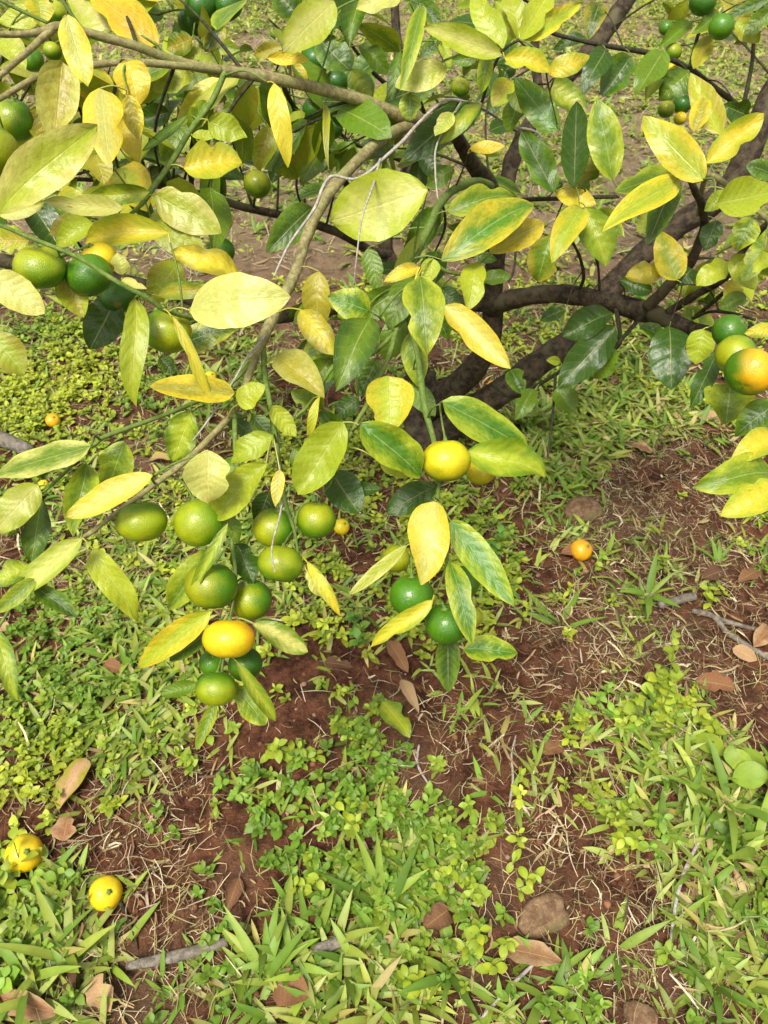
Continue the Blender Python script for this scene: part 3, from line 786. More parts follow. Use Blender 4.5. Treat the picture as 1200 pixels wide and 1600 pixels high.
def tangerine(x, y, dpx, depth, c1, c2, blush, squash, label, group='tangerines hanging on the tree', at=None, axis=None, scar=False):
    seed = int(x * 3 + y) & 0xffff
    r = random.Random(seed)
    depth /= 100.0
    c = at if at is not None else P(x, y, depth)
    rad = 0.5 * dpx * depth / FPX
    hang = at is None
    if hang:
        top = c + Vector((0, 0, rad))
        (p, pr, host), dist = nearest(top, 0.9)
        to = p - c
        ax = (to.normalized() * 0.45 + UP * 0.75 + FW * 0.45).normalized()
    else:
        ax = axis or Vector((r.uniform(-1, 1), r.uniform(-1, 1), r.uniform(0.2, 1))).normalized()
    q = UP.rotation_difference(ax)
    bl = q.inverted() @ Vector(blush).normalized()
    me = fruit_mesh(rad, squash, shade(FT[c1], r), shade(FT[c2], r), bl, seed, scar, (0.05 if c1 == 'm' else 0.25) if c2 in 'yr' else 0.0)
    o = bpy.data.objects.new('tangerine', me); col.objects.link(o)
    me.materials.append(M['peel'])
    o.rotation_mode = 'QUATERNION'; o.rotation_quaternion = q
    o.location = c
    tag(o, label, 'tangerine', group)
    cm = calyx_mesh(rad); cm.materials.append(calyx_mat)
    k = bpy.data.objects.new('calyx', cm); col.objects.link(k)
    k.parent = o; k.location = (0, 0, rad * (squash - 0.06))
    if hang:
        a = c + ax * rad * (squash - 0.02)
        b = a.lerp(p, 0.5) + FW * 0.014 + ax * 0.006
        path = catmull([(a, 0.0014), (b, 0.0012), (p, 0.0015)], 5)
        tw = tube_obj('fruit_stalk', path, M['green_twig'], tree, 6)
        if dist > 0.10: LOG.append(('fruit', round(dist, 3), x, y))
    return o

U_ = (0, -0.25, 1); R_ = (0.8, -0.5, 0.4); LF = (-0.7, -0.5, 0.5); F_ = (0, -1, 0.35); DN = (0, -0.6, -0.7)
HG = 'tangerines hanging on the tree'
tangerine(63, 417, 80, 84, 'm', 'o', U_, .82, 'green tangerine beside the yellow-topped pair on the slender green twig')
tangerine(139, 430, 72, 86, 'm', 'g', DN, .88, 'dark green tangerine pressed below a bright yellow one on the twig')
tangerine(155, 405, 56, 88, 'y', 'y', DN, .9, 'bright yellow tangerine peeking over a dark green one')
tangerine(186, 463, 58, 95, 'g', 'm', U_, .9, 'green tangerine with a brown scar behind the green twig', scar=True)
tangerine(262, 517, 74, 90, 'm', 'o', R_, .92, 'green tangerine under the end of the slender twig by a hanging yellow leaf')
tangerine(22, 188, 64, 97, 'm', 'o', LF, .95, 'green tangerine just above a larger one by the hanging pale leaves')
tangerine(-12, 237, 80, 84, 'm', 'o', R_, .95, 'largest green tangerine, just below another by the big glossy leaf')
tangerine(82, 80, 28, 112, 'm', 'o', U_, .95, 'small green tangerine under the forked knot of the olive branch', 'small tangerines by the forked knot')
tangerine(50, 93, 36, 108, 'm', 'm', U_, .95, 'small green tangerine under the forked knot of the olive branch', 'small tangerines by the forked knot')
tangerine(86, 20, 36, 106, 'o', 'm', DN, .95, 'yellowish tangerine above the forked knot of the olive branch')
for x, y, s, d in ((313, 10, 50, 116), (356, 8, 46, 117), (300, 34, 44, 120)):
    tangerine(x, y, s, d, 'g', 'g', U_, .95, 'dark green tangerine in the shaded trio above the forked olive branches', 'shaded trio of tangerines')
for x, y, s, d in ((492, 95, 44, 127), (526, 128, 37, 130)):
    tangerine(x, y, s, d, 'g', 'g', U_, .95, 'dark green tangerine in shade just above the long olive branch', 'tangerines just above the olive branch')
for x, y, s, d in ((490, 171, 36, 132), (520, 201, 32, 135)):
    tangerine(x, y, s, d, 'g', 'g', U_, .95, 'dark green tangerine in shade under the long olive branch', 'tangerines just under the olive branch')
tangerine(536, 178, 40, 128, 'm', 'g', DN, .95, 'green tangerine hanging just under the olive branch by a thin olive leaf')
tangerine(402, 288, 43, 140, 'm', 'o', U_, .95, 'green tangerine hanging alone under a drooping yellow leaf')
tangerine(345, 392, 43, 118, 'g', 'm', U_, .95, 'small dark green tangerine alone above bare ground and yellow leaf')
tangerine(330, 297, 31, 150, 'g', 'm', U_, .95, 'small dark green tangerine beside a broad pale leaf')
tangerine(720, 137, 29, 128, 'o', 'm', DN, .95, 'tiny yellow-green tangerine beside the bright upright leaf rosette')
tangerine(1127, 42, 38, 144, 'm', 'm', U_, .95, 'round green tangerine on the thin dark twig over open ground')
tangerine(1098, 2, 42, 146, 'g', 'm', U_, .95, 'dark green tangerine at the top of the thin upright twig')
SM = 'small green tangerine on the thin dark twig among dark leaves'; SMG = 'small tangerines on the dark twig'
for x, y, s, d, a_, b_ in ((1052, 81, 26, 152, 'm', 'o'), (1041, 44, 23, 156, 'm', 'm'), (1066, 163, 29, 158, 'g', 'g'), (1041, 171, 26, 156, 'm', 'o')):
    tangerine(x, y, s, d, a_, b_, U_, .95, SM, SMG)
SY = 'tiny yellow tangerine on the thin dark twig among dark leaves'
for x, y, s, d in ((1050, 108, 19, 153), (1063, 185, 20, 158)):
    tangerine(x, y, s, d, 'o', 'y', U_, .95, SY, 'tiny yellow tangerines on the dark twig')
tangerine(697, 720, 77, 88, 'm', 'y', (0.05, -0.5, 0.9), .88, 'yellow-topped tangerine at the end of the thick green twig')
tangerine(752, 735, 48, 95, 'o', 'y', U_, .9, 'yellowish tangerine half hidden behind a leaf by the yellow-topped one')
tangerine(221, 815, 79, 86, 'm', 'o', (0.1, -0.8, 0.3), .82, 'olive-yellow tangerine hanging alone under a folded pale leaf')
tangerine(313, 816, 82, 87, 'm', 'o', (-0.5, -0.5, 0.5), .95, 'big green tangerine under the white folded leaf')
tangerine(330, 915, 82, 86, 'm', 'o', LF, .9, 'olive-green tangerine directly above the orange one in the cluster')
tangerine(392, 937, 66, 90, 'm', 'o', LF, .95, 'green tangerine between the orange one and the pair on the next twig')
tangerine(358, 998, 82, 84, 'r', 'y', (-0.4, -0.6, 0.7), .76, 'ripe orange tangerine in the hanging cluster')
tangerine(331, 1036, 40, 92, 'm', 'm', U_, .95, 'small green tangerine tucked between the orange one and the lowest one')
tangerine(383, 1038, 54, 89, 'g', 'm', LF, .95, 'green tangerine under the right side of the orange one')
tangerine(338, 1076, 64, 84, 'm', 'o', (0.1, -0.9, 0.1), .86, 'olive-yellow tangerine at the bottom of the hanging cluster')
tangerine(428, 825, 66, 90, 'm', 'o', LF, .95, 'green tangerine behind the dry tendril, above a shiny olive one')
tangerine(494, 812, 62, 90, 'm', 'o', U_, .95, 'green tangerine with a dry yellow scrap beside a dark leaf')
tangerine(438, 881, 72, 86, 'm', 'o', U_, .82, 'shiny olive-yellow tangerine below the dry tendril')
tangerine(619, 873, 44, 97, 'o', 'o', U_, .95, 'pale tangerine half hidden behind a thin curled leaf')
tangerine(643, 931, 70, 90, 'm', 'g', DN, .95, 'green tangerine under the broad pale hanging leaf')
tangerine(722, 911, 54, 96, 'm', 'm', U_, .95, 'green tangerine hidden between two green leaves with yellow margins')
tangerine(697, 975, 66, 88, 'g', 'm', LF, .95, 'dark green tangerine lowest on the thick green twig')
tangerine(738, 964, 32, 94, 'o', 'o', U_, .95, 'small yellow-green tangerine behind a leaf with yellow margins')
tangerine(1140, 518, 54, 106, 'g', 'm', U_, .95, 'green tangerine topmost of three at the end of the bare limb')
tangerine(1150, 555, 64, 99, 'm', 'o', LF, .95, 'olive-green tangerine between a green and an orange-yellow one')
tangerine(1172, 581, 77, 92, 'm', 'r', (0.5, -0.55, 0.7), .88, 'orange-yellow tangerine in front of two green ones by the bare limb')
# ------------------------------------------------------------------ things lying on the ground
CLEAR = []      # (x, y, radius) where no grass may grow through a thing

def ground_tangerine(x, y, dpx, label, c1='y', c2='r', sink=0.15):
    g = G(x, y)
    d = (g - CAM).dot(FW)
    rad = 0.5 * dpx * d / FPX
    g = G(x, y + dpx * 0.30)
    c = Vector((g.x, g.y, float(gh(g.x, g.y)) + rad * (0.9 - sink)))
    CLEAR.append((c.x, c.y - 0.02, rad * 1.5))
    return tangerine(x, y, dpx, d * 100, c1, c2, (0.3, 0.2, -0.6), .92, label, 'fallen tangerines on the ground', at=c, axis=Vector((0.5, -0.2, 0.8)).normalized())
ground_tangerine(170, 1387, 50, 'fallen yellow tangerine with dark specks beside a dark stem on bare litter')
ground_tangerine(45, 1325, 56, 'fallen yellow tangerine partly covered by a serrated weed leaf')
ground_tangerine(906, 858, 34, 'fallen orange tangerine beside a brown leaf and the brown slab', 'r', 'r')
ground_tangerine(85, 657, 22, 'fallen orange tangerine in the low feathery herbs', 'r', 'y')
ground_tangerine(330, 590, 20, 'fallen yellow tangerine on grass, the paler of two together', 'y', 'r')
ground_tangerine(300, 609, 20, 'fallen greenish yellow tangerine on grass beside a paler one', 'y', 'o')
ground_tangerine(769, 604, 19, 'fallen orange tangerine behind the leaning brown limb', 'r', 'y')
ground_tangerine(534, 822, 26, 'split fallen tangerine in the shade below the tree', 'y', 'r')
ground_tangerine(70, 757, 16, 'small fallen yellow tangerine behind the drooping pale leaves', 'y', 'y')

def ground_leaf(bx, by, tx, ty, W, code, label, curl=0.12, fold=0.35, lift=0.012, green=False):
    r = random.Random(int(bx * 5 + by))
    b, t = G(bx, by), G(tx, ty)
    b.z += lift; t.z += lift + r.uniform(0, 0.012)
    d = ((b + t) / 2 - CAM).dot(FW)
    n = (UP + Vector((r.uniform(-.3, .3), r.uniform(-.5, .1), 0))).normalized()
    V, U, Q = leaf_arrays(b, t, W * d / FPX, n, fold, curl * 0.6, 0.07, r.uniform(-.6, .6), 12, 7, bite=r.choice((0, .5)), jag=0.16, r=r)
    # nothing of it sinks into the soil
    gz = gh(np.array([v.x for v in V]), np.array([v.y for v in V]))
    V = [Vector((v.x, v.y, max(v.z, z + 0.004))) for v, z in zip(V, gz)]
    c1, c2 = shade(TONE[code[0]], r), shade(TONE[code[-1]], r)
    c = (b + t) / 2
    o = empty('fallen_leaf', Vector((c.x, c.y, float(gh(c.x, c.y)))))
    tag(o, label, 'fallen leaf', 'fallen leaves on the ground')
    m = M['leaf'] if green else M['dry_leaf']
    st = b - (t - b).normalized() * 0.012
    link('blade', leaf_mesh(V, U, Q, c1, c2), m, o)
    tube_obj('leaf_stalk', catmull([(st + Vector((0, 0, 0.004)), 0.0011), (V[3], 0.0009)], 3), m if False else M['stick'], o, 5)
    CLEAR.append((c.x, c.y, (t - b).length * 0.42))

GL = [
 (605, 1005, 637, 1060, 24, 'B', 'curled reddish brown fallen leaf below the lowest green tangerine'),
 (627, 1066, 654, 1122, 19, 'T', 'narrow tan rolled-up fallen leaf touching the reddish brown one'),
 (137, 1190, 96, 1274, 40, 'TO', 'fallen leaf fading from brown to yellow above a heart-shaped one'),
 (102, 1318, 112, 1282, 38, 'BT', 'small heart-shaped brown fallen leaf'),
 (0, 1562, 97, 1588, 36, 'BT', 'long reddish brown fallen leaf in thick grass'),
 (150, 1530, 178, 1585, 40, 'T', 'pale tan papery fallen leaf in grass'),
 (108, 1522, 122, 1556, 24, 'K', 'small dark brown fallen leaf between grass blades'),
 (432, 1540, 484, 1562, 56, 'B', 'broad brown fallen leaf with parallel veins'),
 (700, 1425, 660, 1460, 42, 'BK', 'round brown fallen leaf beside yellow-green weeds'),
 (786, 1487, 876, 1508, 40, 'BT', 'big copper-brown fallen leaf under a pale straw'),
 (876, 1168, 842, 1184, 26, 'B', 'small copper fallen leaf on bare soil by weeds'),
 (1090, 655, 1124, 661, 20, 'T', 'bright tan fallen leaf under the three tangerines'),
 (985, 700, 1016, 714, 18, 'BT', 'little brown curled fallen leaf by the bare red patch'),
 (1128, 897, 1092, 912, 24, 'K', 'dark brown fallen leaf lying behind the forked stick'),
 (1182, 898, 1150, 915, 26, 'B', 'reddish brown fallen leaf next to a darker one'),
 (1200, 985, 1172, 1018, 30, 'BT', 'brown fallen leaf resting against the forked stick'),
 (1142, 1018, 1180, 1038, 24, 'T', 'yellowish tan fallen leaf below the forked stick'),
 (1085, 1068, 1145, 1082, 34, 'B', 'flat red-brown fallen leaf on soil near round-leaved weed'),
 (165, 1042, 200, 1058, 24, 'B', 'red-brown fallen leaf in green ground cover, left of its pair'),
 (222, 1050, 252, 1058, 22, 'BK', 'red-brown fallen leaf in green ground cover near the hanging cluster'),
 (0, 980, 22, 995, 18, 'T', 'small pinkish tan fallen leaf by the trailing twig'),
 (508, 1040, 552, 1050, 22, 'K', 'flat dark fallen leaf like a wood chip on the soil'),
 (470, 1012, 440, 1020, 22, 'TY', 'yellow-tan fallen leaf under the split tangerine'),
 (235, 722, 268, 726, 22, 'TO', 'tan fallen leaf behind the hanging pale diamond leaf'),
 (875, 870, 928, 862, 20, 'B', 'brown fallen leaf leaning on the orange fallen tangerine'),
 (375, 1375, 355, 1430, 26, 'BK', 'brown crumpled fallen leaf beside yellow-green weeds and litter'),
]
for g_ in GL: ground_leaf(*g_)
ground_leaf(597, 1108, 640, 1168, 38, 'LM', 'fresh green fallen leaf with yellow edge below the tan rolled one', 0.12, 0.2, 0.03, True)

def stick_thing(name, label, cat, lines, mat='stick', part='stem'):
    p0 = G(lines[0][0][0], lines[0][0][1])
    o = empty(name, p0); tag(o, label, cat)
    for i, ln in enumerate(lines):
        pts = []
        for x, y, w in ln:
            g = G(x, y); d = (g - CAM).dot(FW); r = 0.5 * w * d / FPX
            pts.append((g + Vector((0, 0, r * 0.8 + 0.003)), r))
            CLEAR.append((g.x, g.y, 0.02))
        tube_obj(part if i == 0 else 'side_shoot', catmull(pts, 5), M[mat], o, 8, 0.18, int(lines[0][0][0]))
stick_thing('fallen_stick', 'forked grey fallen stick on dry grass', 'stick', [[(1080, 958, 9), (1113, 967, 10), (1133, 990, 9), (1167, 1013, 9), (1210, 1037, 8)], [(1113, 967, 8), (1165, 983, 7), (1210, 991, 5)]])
stick_thing('fallen_stick', 'short thick grey-brown stick piece behind the forked stick', 'stick', [[(1028, 950, 13), (1055, 943, 14), (1085, 936, 12)]])
stick_thing('fallen_stick', 'weathered grey stick half buried in litter between grass tufts', 'stick', [[(200, 1512, 12), (280, 1496, 18), (357, 1474, 16)]])
stick_thing('fallen_stick', 'pale weathered piece of wood in tall grass by a broad brown leaf', 'stick', [[(490, 1490, 16), (530, 1475, 20), (565, 1464, 12)]])
stick_thing('fallen_stick', 'grey log end in the herbs behind the drooping pale leaves', 'stick', [[(-30, 682, 24), (10, 697, 24), (52, 713, 20)]])
stick_thing('dark_stem', 'thin dark dry stem lying against the speckled fallen tangerine', 'stem', [[(177, 1388, 6), (195, 1425, 6), (210, 1460, 5), (216, 1485, 3)]], 'dark_twig')
stick_thing('fallen_stick', 'thin pale straight straw across bare soil near the flat soil bank', 'straw', [[(795, 1262, 3), (801, 1220, 4), (799, 1180, 3), (806, 1150, 2)]], 'dead_twig')
stick_thing('fallen_stick', 'long pale straw leaning over the copper-brown fallen leaf', 'straw', [[(745, 1600, 5), (800, 1540, 6), (845, 1497, 5)]], 'dead_twig')
stick_thing('fallen_stick', 'long pale grass stalk standing out of the lush grass', 'straw', [[(1046, 1480, 5), (1062, 1380, 6), (1100, 1300, 5), (1135, 1243, 4)]], 'dead_twig')
stick_thing('fallen_stick', 'thin bent straw beside the fresh green fallen leaf', 'straw', [[(655, 1165, 3), (652, 1195, 4), (668, 1225, 3)]], 'dead_twig')

def stone(x, y, w, h, label, flat=0.6):
    g = G(x, y); d = (g - CAM).dot(FW); rx = 0.5 * w * d / FPX; ry = 0.5 * h * d / FPX
    r = random.Random(int(x))
    nu, nv = 16, 10; V, Q = [], []
    for j in range(nv + 1):
        th = math.pi * j / nv
        for i in range(nu):
            ph = 2 * math.pi * i / nu
            k = 0.78 + 0.44 * float(vnoise(3 + 1.4 * math.cos(ph) * math.sin(th) + x, 3 + 1.4 * math.sin(ph) * math.sin(th) + math.cos(th), int(x))) + 0.08 * float(vnoise(ph * 5, th * 5, 3))
            V.append((rx * k * math.sin(th) * math.cos(ph), ry * k * math.sin(th) * math.sin(ph), flat * min(rx, ry) * k * math.cos(th)))
    for j in range(nv):
        for i in range(nu):
            a = j * nu + i; b = j * nu + (i + 1) % nu
            Q.append((a, a + nu, b + nu, b))
    o = link('stone', np_mesh('stone', V, Q), M['stone'])
    o.location = (g.x, g.y, g.z + flat * min(rx, ry) * 0.25); o.rotation_euler = (0.1, -0.1, r.uniform(-.5, .5))
    tag(o, label, 'stone'); CLEAR.append((g.x, g.y, max(rx, ry) * 0.9))
stone(998, 1590, 58, 46, 'rounded brown stone half sunk in grass and straw')
stone(848, 1432, 78, 56, 'flat brown stone bedded in bare soil above the copper-brown leaf', 0.45)
stone(908, 800, 60, 50, 'flat brown slab beside leafy weeds under the tree', 0.5)
stone(1085, 1397, 26, 22, 'little brown stone between grass blades')

# ------------------------------------------------------------------ vegetation of the ground
def strips(root, az, ln, wd, el, bend, prof, fold, c0, c1, side=None):
    """many bent ribbons at once: 3 points across, len(prof) along"""
    n = len(root); k = len(prof)
    V = np.zeros((n, k, 3, 3)); C = np.zeros((n, k, 3, 3))
    p = np.array(root, float)
    sx = np.stack([-np.sin(az), np.cos(az), np.zeros(n)], 1)
    roll = nr.uniform(-0.5, 0.5, n)
    az_0 = az
    for i in range(k):
        t = i / (k - 1)
        if side is not None:
            az = az_0 + side * t
            sx = np.stack([-np.sin(az), np.cos(az), np.zeros(n)], 1)
        e = el - bend * t
        dr = np.stack([np.cos(az) * np.cos(e), np.sin(az) * np.cos(e), np.sin(e)], 1)
        up = np.stack([-np.cos(az) * np.sin(e), -np.sin(az) * np.sin(e), np.cos(e)], 1)
        s = sx * np.cos(roll)[:, None] + up * np.sin(roll)[:, None]
        u = up * np.cos(roll)[:, None] - sx * np.sin(roll)[:, None]
        if i: p = p + dr * (ln / (k - 1))[:, None]
        w = (wd * prof[i] * 0.5)[:, None]
        V[:, i, 0] = p - s * w + u * w * fold
        V[:, i, 1] = p
        V[:, i, 2] = p + s * w + u * w * fold
        cc = c0 * (1 - t) + c1 * t
        C[:, i, 0] = cc; C[:, i, 2] = cc; C[:, i, 1] = cc * 1.10
    a = (np.arange(n) * k * 3)[:, None, None] + (np.arange(k - 1) * 3)[None, :, None] + np.arange(2)[None, None, :]
    Q = np.stack([a, a + 1, a + 4, a + 3], -1).reshape(-1, 4)
    return V.reshape(-1, 3), Q, C.reshape(-1, 3)

class Acc:
    def __init__(s): s.V, s.Q, s.C, s.n = [], [], [], 0
    def add(s, v, q, c):
        s.V.append(v); s.Q.append(q + s.n); s.C.append(c); s.n += len(v)
    def build(s, name, mat):
        return link(name, np_mesh(name, np.concatenate(s.V), np.concatenate(s.Q), np.concatenate(s.C)), M[mat])

BLADE = np.array([0.50, 0.95, 1.0, 0.70, 0.05])
FBLADE = np.array([0.6, 1.0, 0.08])
FOVATE = np.array([0.15, 1.0, 0.08])
OVATE = np.array([0.10, 0.72, 1.0, 0.78, 0.06])
STRAW = np.array([0.7, 1.0, 0.9, 0.5])

def pick(n, cols, wts=None):
    cols = np.array(cols); i = nr.choice(len(cols), n, p=wts)
    return cols[i] * nr.uniform(0.78, 1.2, (n, 1)) * nr.uniform(0.92, 1.08, (n, 3))

GRASS_C = [(0.155, 0.265, 0.030), (0.225, 0.32, 0.040), (0.12, 0.22, 0.025), (0.31, 0.37, 0.09), (0.27, 0.33, 0.05)]
WEED_C = [(0.16, 0.32, 0.03), (0.26, 0.38, 0.035), (0.36, 0.42, 0.045), (0.12, 0.26, 0.035)]
STRAW_C = [(0.42, 0.33, 0.18), (0.30, 0.21, 0.11), (0.55, 0.47, 0.31), (0.13, 0.075, 0.04), (0.30, 0.26, 0.10), (0.20, 0.12, 0.065), (0.09, 0.055, 0.03)]

def blob(x, y, lst):
    """sum of soft round patches given as pixel x, y, radius in pixels"""
    out = np.zeros(len(x))
    for bx, by, br, wt in lst:
        g = G(bx, by); d = (g - CAM).dot(FW); r = br * d / FPX
        ry = r / max(0.35, abs((g - CAM).normalized().z))
        out += wt * np.exp(-(((x - g.x) / r) ** 2 + ((y - g.y) / ry) ** 2))
    return out

BARE = [(985, 735, 70, 1.2), (1080, 740, 60, .7), (1010, 690, 40, .5), (880, 1000, 60, .8), (820, 1080, 60, .8), (720, 1190, 60, 1.0), (880, 1370, 60, 1.2), (960, 1390, 60, .7), (300, 1230, 40, .9), (330, 1280, 40, .6),
        (240, 1400, 60, .8), (270, 1440, 40, .9), (470, 1130, 50, .7), (480, 1240, 40, .5), (1130, 1060, 60, 1.0), (1080, 970, 60, .6), (330, 725, 40, .9), (170, 560, 60, .6), (120, 655, 40, .8), (500, 560, 60, .6), (460, 390, 60, .7),
        (1020, 200, 60, .6), (980, 260, 60, .7), (1130, 100, 60, .6), (850, 880, 50, .7), (780, 980, 40, .6), (540, 1040, 40, .6), (640, 1210, 40, .8), (170, 1330, 50, .6), (930, 870, 50, .6), (870, 1480, 40, .5), (420, 970, 30, .5)]
LUSHW = [(120, 1060, 130, 1.0), (280, 1130, 100, .7), (60, 1200, 80, .8), (560, 1320, 120, 1.1), (640, 1250, 70, .8), (520, 1230, 60, .6), (440, 1220, 50, .6), (720, 900, 90, .9), (760, 860, 60, .8), (640, 860, 60, .6), (60, 600, 110, 1.3), (170, 600, 80, .9), (450, 930, 70, .6),
         (550, 1080, 80, .7), (1050, 1120, 60, .6), (720, 1480, 90, .9), (690, 1350, 90, .8), (880, 1130, 60, .6), (1080, 1280, 60, .4), (40, 1380, 60, .8), (800, 1270, 50, .4), (480, 760, 60, .6), (530, 700, 60, .7), (620, 950, 60, .6), (950, 90, 80, .8), (700, 420, 60, .5)]
LUSHG = [(60, 1480, 110, 1.2), (160, 1530, 90, .9), (440, 1520, 90, 1.1), (600, 1400, 80, .6), (560, 1550, 90, .8), (1100, 1260, 100, .8), (1170, 1420, 90, .7), (1140, 1540, 80, .6), (960, 1330, 50, .4), (950, 620, 110, 1.1), (900, 680, 60, .8), (1050, 640, 60, .6),
         (420, 820, 80, .8), (250, 870, 90, .6), (220, 1040, 110, .7), (200, 1140, 80, .6), (860, 1540, 80, .6), (900, 900, 60, .4), (1000, 880, 60, .5), (860, 700, 60, .9), (700, 1120, 60, .4), (780, 1190, 60, .4), (380, 600, 80, .8), (100, 760, 80, .5), (960, 1130, 80, .5)]
STRAWY = [(1050, 850, 140, 1.0), (1080, 1000, 110, 1.2), (950, 960, 90, .8), (920, 1440, 110, 1.0), (200, 1370, 110, 1.1), (170, 1270, 70, .8), (1000, 1520, 110, .8), (240, 1180, 60, .7), (150, 860, 90, .6), (200, 920, 70, .6), (1050, 700, 90, 1.0), (950, 1480, 70, .6), (320, 1530, 60, .8), (100, 800, 80, .5)]

def samples(n, y0, y1):
    y = nr.uniform(y0, y1, n)
    half = 0.62 * (y * 0.72 + 1.05) + 0.25
    x = nr.uniform(-1, 1, n) * half
    keep = nr.random(n) < half / half.max()
    return x[keep], y[keep]

def cleared(x, y, k=1.0):
    ok = np.ones(len(x), bool)
    for cx, cy, r in CLEAR:
        ok &= (x - cx) ** 2 + (y - cy) ** 2 > (r * k) ** 2
    b = TREE_AT
    ok &= (x - b.x) ** 2 + (y - b.y) ** 2 > 0.09 ** 2
    return ok

# --- creeping broad-bladed grass in small tufts
def grass_cloud(name, n, y0, y1, lmul=1.0):
    x, y = samples(n, y0, y1); FAR = y0 > 1
    far = np.clip((y - 2.3) / 2.0, 0, 1)
    dens = 0.12 + 0.85 * blob(x, y, LUSHG) + 0.25 * blob(x, y, LUSHW) - 0.42 * blob(x, y, BARE) + 0.55 * (vnoise(x * 4.5, y * 4.5, 21) - 0.45)
    dens = np.where(far > 0, dens * (1 - far) + far * (0.62 + 1.1 * (vnoise(x * 2.2, y * 2.2, 22) - 0.45)), dens)
    ok = (nr.random(len(x)) < dens) & cleared(x, y)
    x, y = x[ok], y[ok]
    lush = np.clip(blob(x, y, LUSHG), 0, 1)
    A = Acc()
    nb = 4 if FAR else 6
    m = len(x)
    az0 = nr.uniform(0, 6.28, m)
    tcol = pick(m, GRASS_C)
    for b in range(nb):
        sel = nr.random(m) < (0.95 if b < 3 else 0.55)
        k = sel.sum()
        jit = nr.normal(0, 0.006, (k, 2))
        px, py = x[sel] + jit[:, 0], y[sel] + jit[:, 1]
        root = np.stack([px, py, gh(px, py) - 0.003], 1)
        az = az0[sel] + b * 2.4 + nr.normal(0, 0.35, k)
        ln = (0.030 + 0.030 * nr.random(k) + 0.045 * lush[sel] * nr.random(k)) * lmul
        wd = np.clip(ln * nr.uniform(0.12, 0.21, k), 0.0035, 0.0140) * (lmul if FAR else 1)
        el = nr.uniform(0.08, 1.0, k)
        c = tcol[sel] * nr.uniform(0.85, 1.15, (k, 1))
        dry = nr.random(k) < 0.07
        c[dry] = pick(dry.sum(), [(0.45, 0.38, 0.16), (0.4, 0.36, 0.10)])
        A.add(*strips(root, az, ln, wd, el, nr.uniform(0.1, 1.1, k), FBLADE if FAR else BLADE, 0.25, c * 0.85 + np.array([0.03, 0.02, 0.0]), c))
    o = A.build(name, 'grass')
    tag(o, 'low green grass with broad short blades growing from red soil', 'grass', kind='stuff')
grass_cloud('grass', 23000, -0.15, 2.7)
grass_cloud('distant_grass', 30000, 2.5, 9.5, 1.5)
bpy.data.objects['distant_grass']['label'] = 'patchy thin grass on the ground far behind the tree'

# --- leafy weeds: short stems, opposite pairs of oval leaves
def weed_cloud(name, n, y0, y1, label, mul=1.0):
    x, y = samples(n, y0, y1); FAR = y0 > 1
    far = np.clip((y - 2.3) / 2.0, 0, 1)
    dens = 0.10 + 0.85 * blob(x, y, LUSHW) + 0.10 * blob(x, y, LUSHG) - 0.42 * blob(x, y, BARE) + 0.6 * (vnoise(x * 6, y * 6, 31) - 0.5) + 0.9 * (vnoise(x * 19, y * 19, 34) - 0.55)
    dens = np.where(far > 0, dens * (1 - far) + far * (0.62 + 1.1 * (vnoise(x * 2.6, y * 2.6, 32) - 0.45)), dens)
    ok = (nr.random(len(x)) < dens) & cleared(x, y)
    x, y = x[ok], y[ok]; m = len(x)
    A = Acc()
    h = nr.uniform(0.008, 0.040, m) * mul
    az0 = nr.uniform(0, 6.28, m)
    z = gh(x, y)
    lean = nr.normal(0, 0.25, (m, 2))
    yel = np.clip(vnoise(x * 3, y * 3, 33) * 1.6 - 0.25 + nr.normal(0, 0.22, m), 0, 1)[:, None]
    base = np.array([0.13, 0.235, 0.022]) * (1 - yel) + np.array([0.36, 0.41, 0.035]) * yel
    if FAR: base = base * 0.6 + np.array([0.13, 0.14, 0.03])
    base = base * nr.uniform(0.75, 1.2, (m, 1))
    # stems
    root = np.stack([x, y, z - 0.003], 1)
    A.add(*strips(root, az0, h + 0.006, np.full(m, 0.0016), np.full(m, 1.35), np.zeros(m), STRAW, 0.4, base * 0.8, base))
    lvl = 2 if FAR else 4
    for L in range(lvl):
        f = 1 - L / lvl
        for s in (0, math.pi):
            sel = nr.random(m) < (0.9 if L < 3 else 0.6)
            k = sel.sum()
            hh = h[sel] * f + nr.normal(0, 0.001, k)
            px, py = x[sel] + lean[sel, 0] * hh, y[sel] + lean[sel, 1] * hh
            az = az0[sel] + L * 1.57 + s + nr.normal(0, 0.3, k)
            ln = nr.uniform(0.012, 0.026, k) * (0.65 + 0.2 * L) * mul
            rt = np.stack([px, py, z[sel] + hh], 1)
            c = base[sel] * nr.uniform(0.85, 1.18, (k, 1))
            A.add(*strips(rt, az, ln, ln * nr.uniform(0.5, 0.68, k), nr.uniform(0.0, 0.8, k) + (0.35 if L == 0 else 0), nr.uniform(0.0, 0.8, k), FOVATE if FAR else OVATE, 0.22, c * 0.9, c * 1.1))
    o = A.build(name, 'weed')
    tag(o, label, 'ground cover', kind='stuff')
weed_cloud('ground_cover', 22000, -0.15, 2.7, 'carpet of small oval-leaved weeds in yellow and mid green')
weed_cloud('distant_ground_cover', 26000, 2.5, 9.0, 'scattered small weeds on the ground far behind the tree', 1.5)

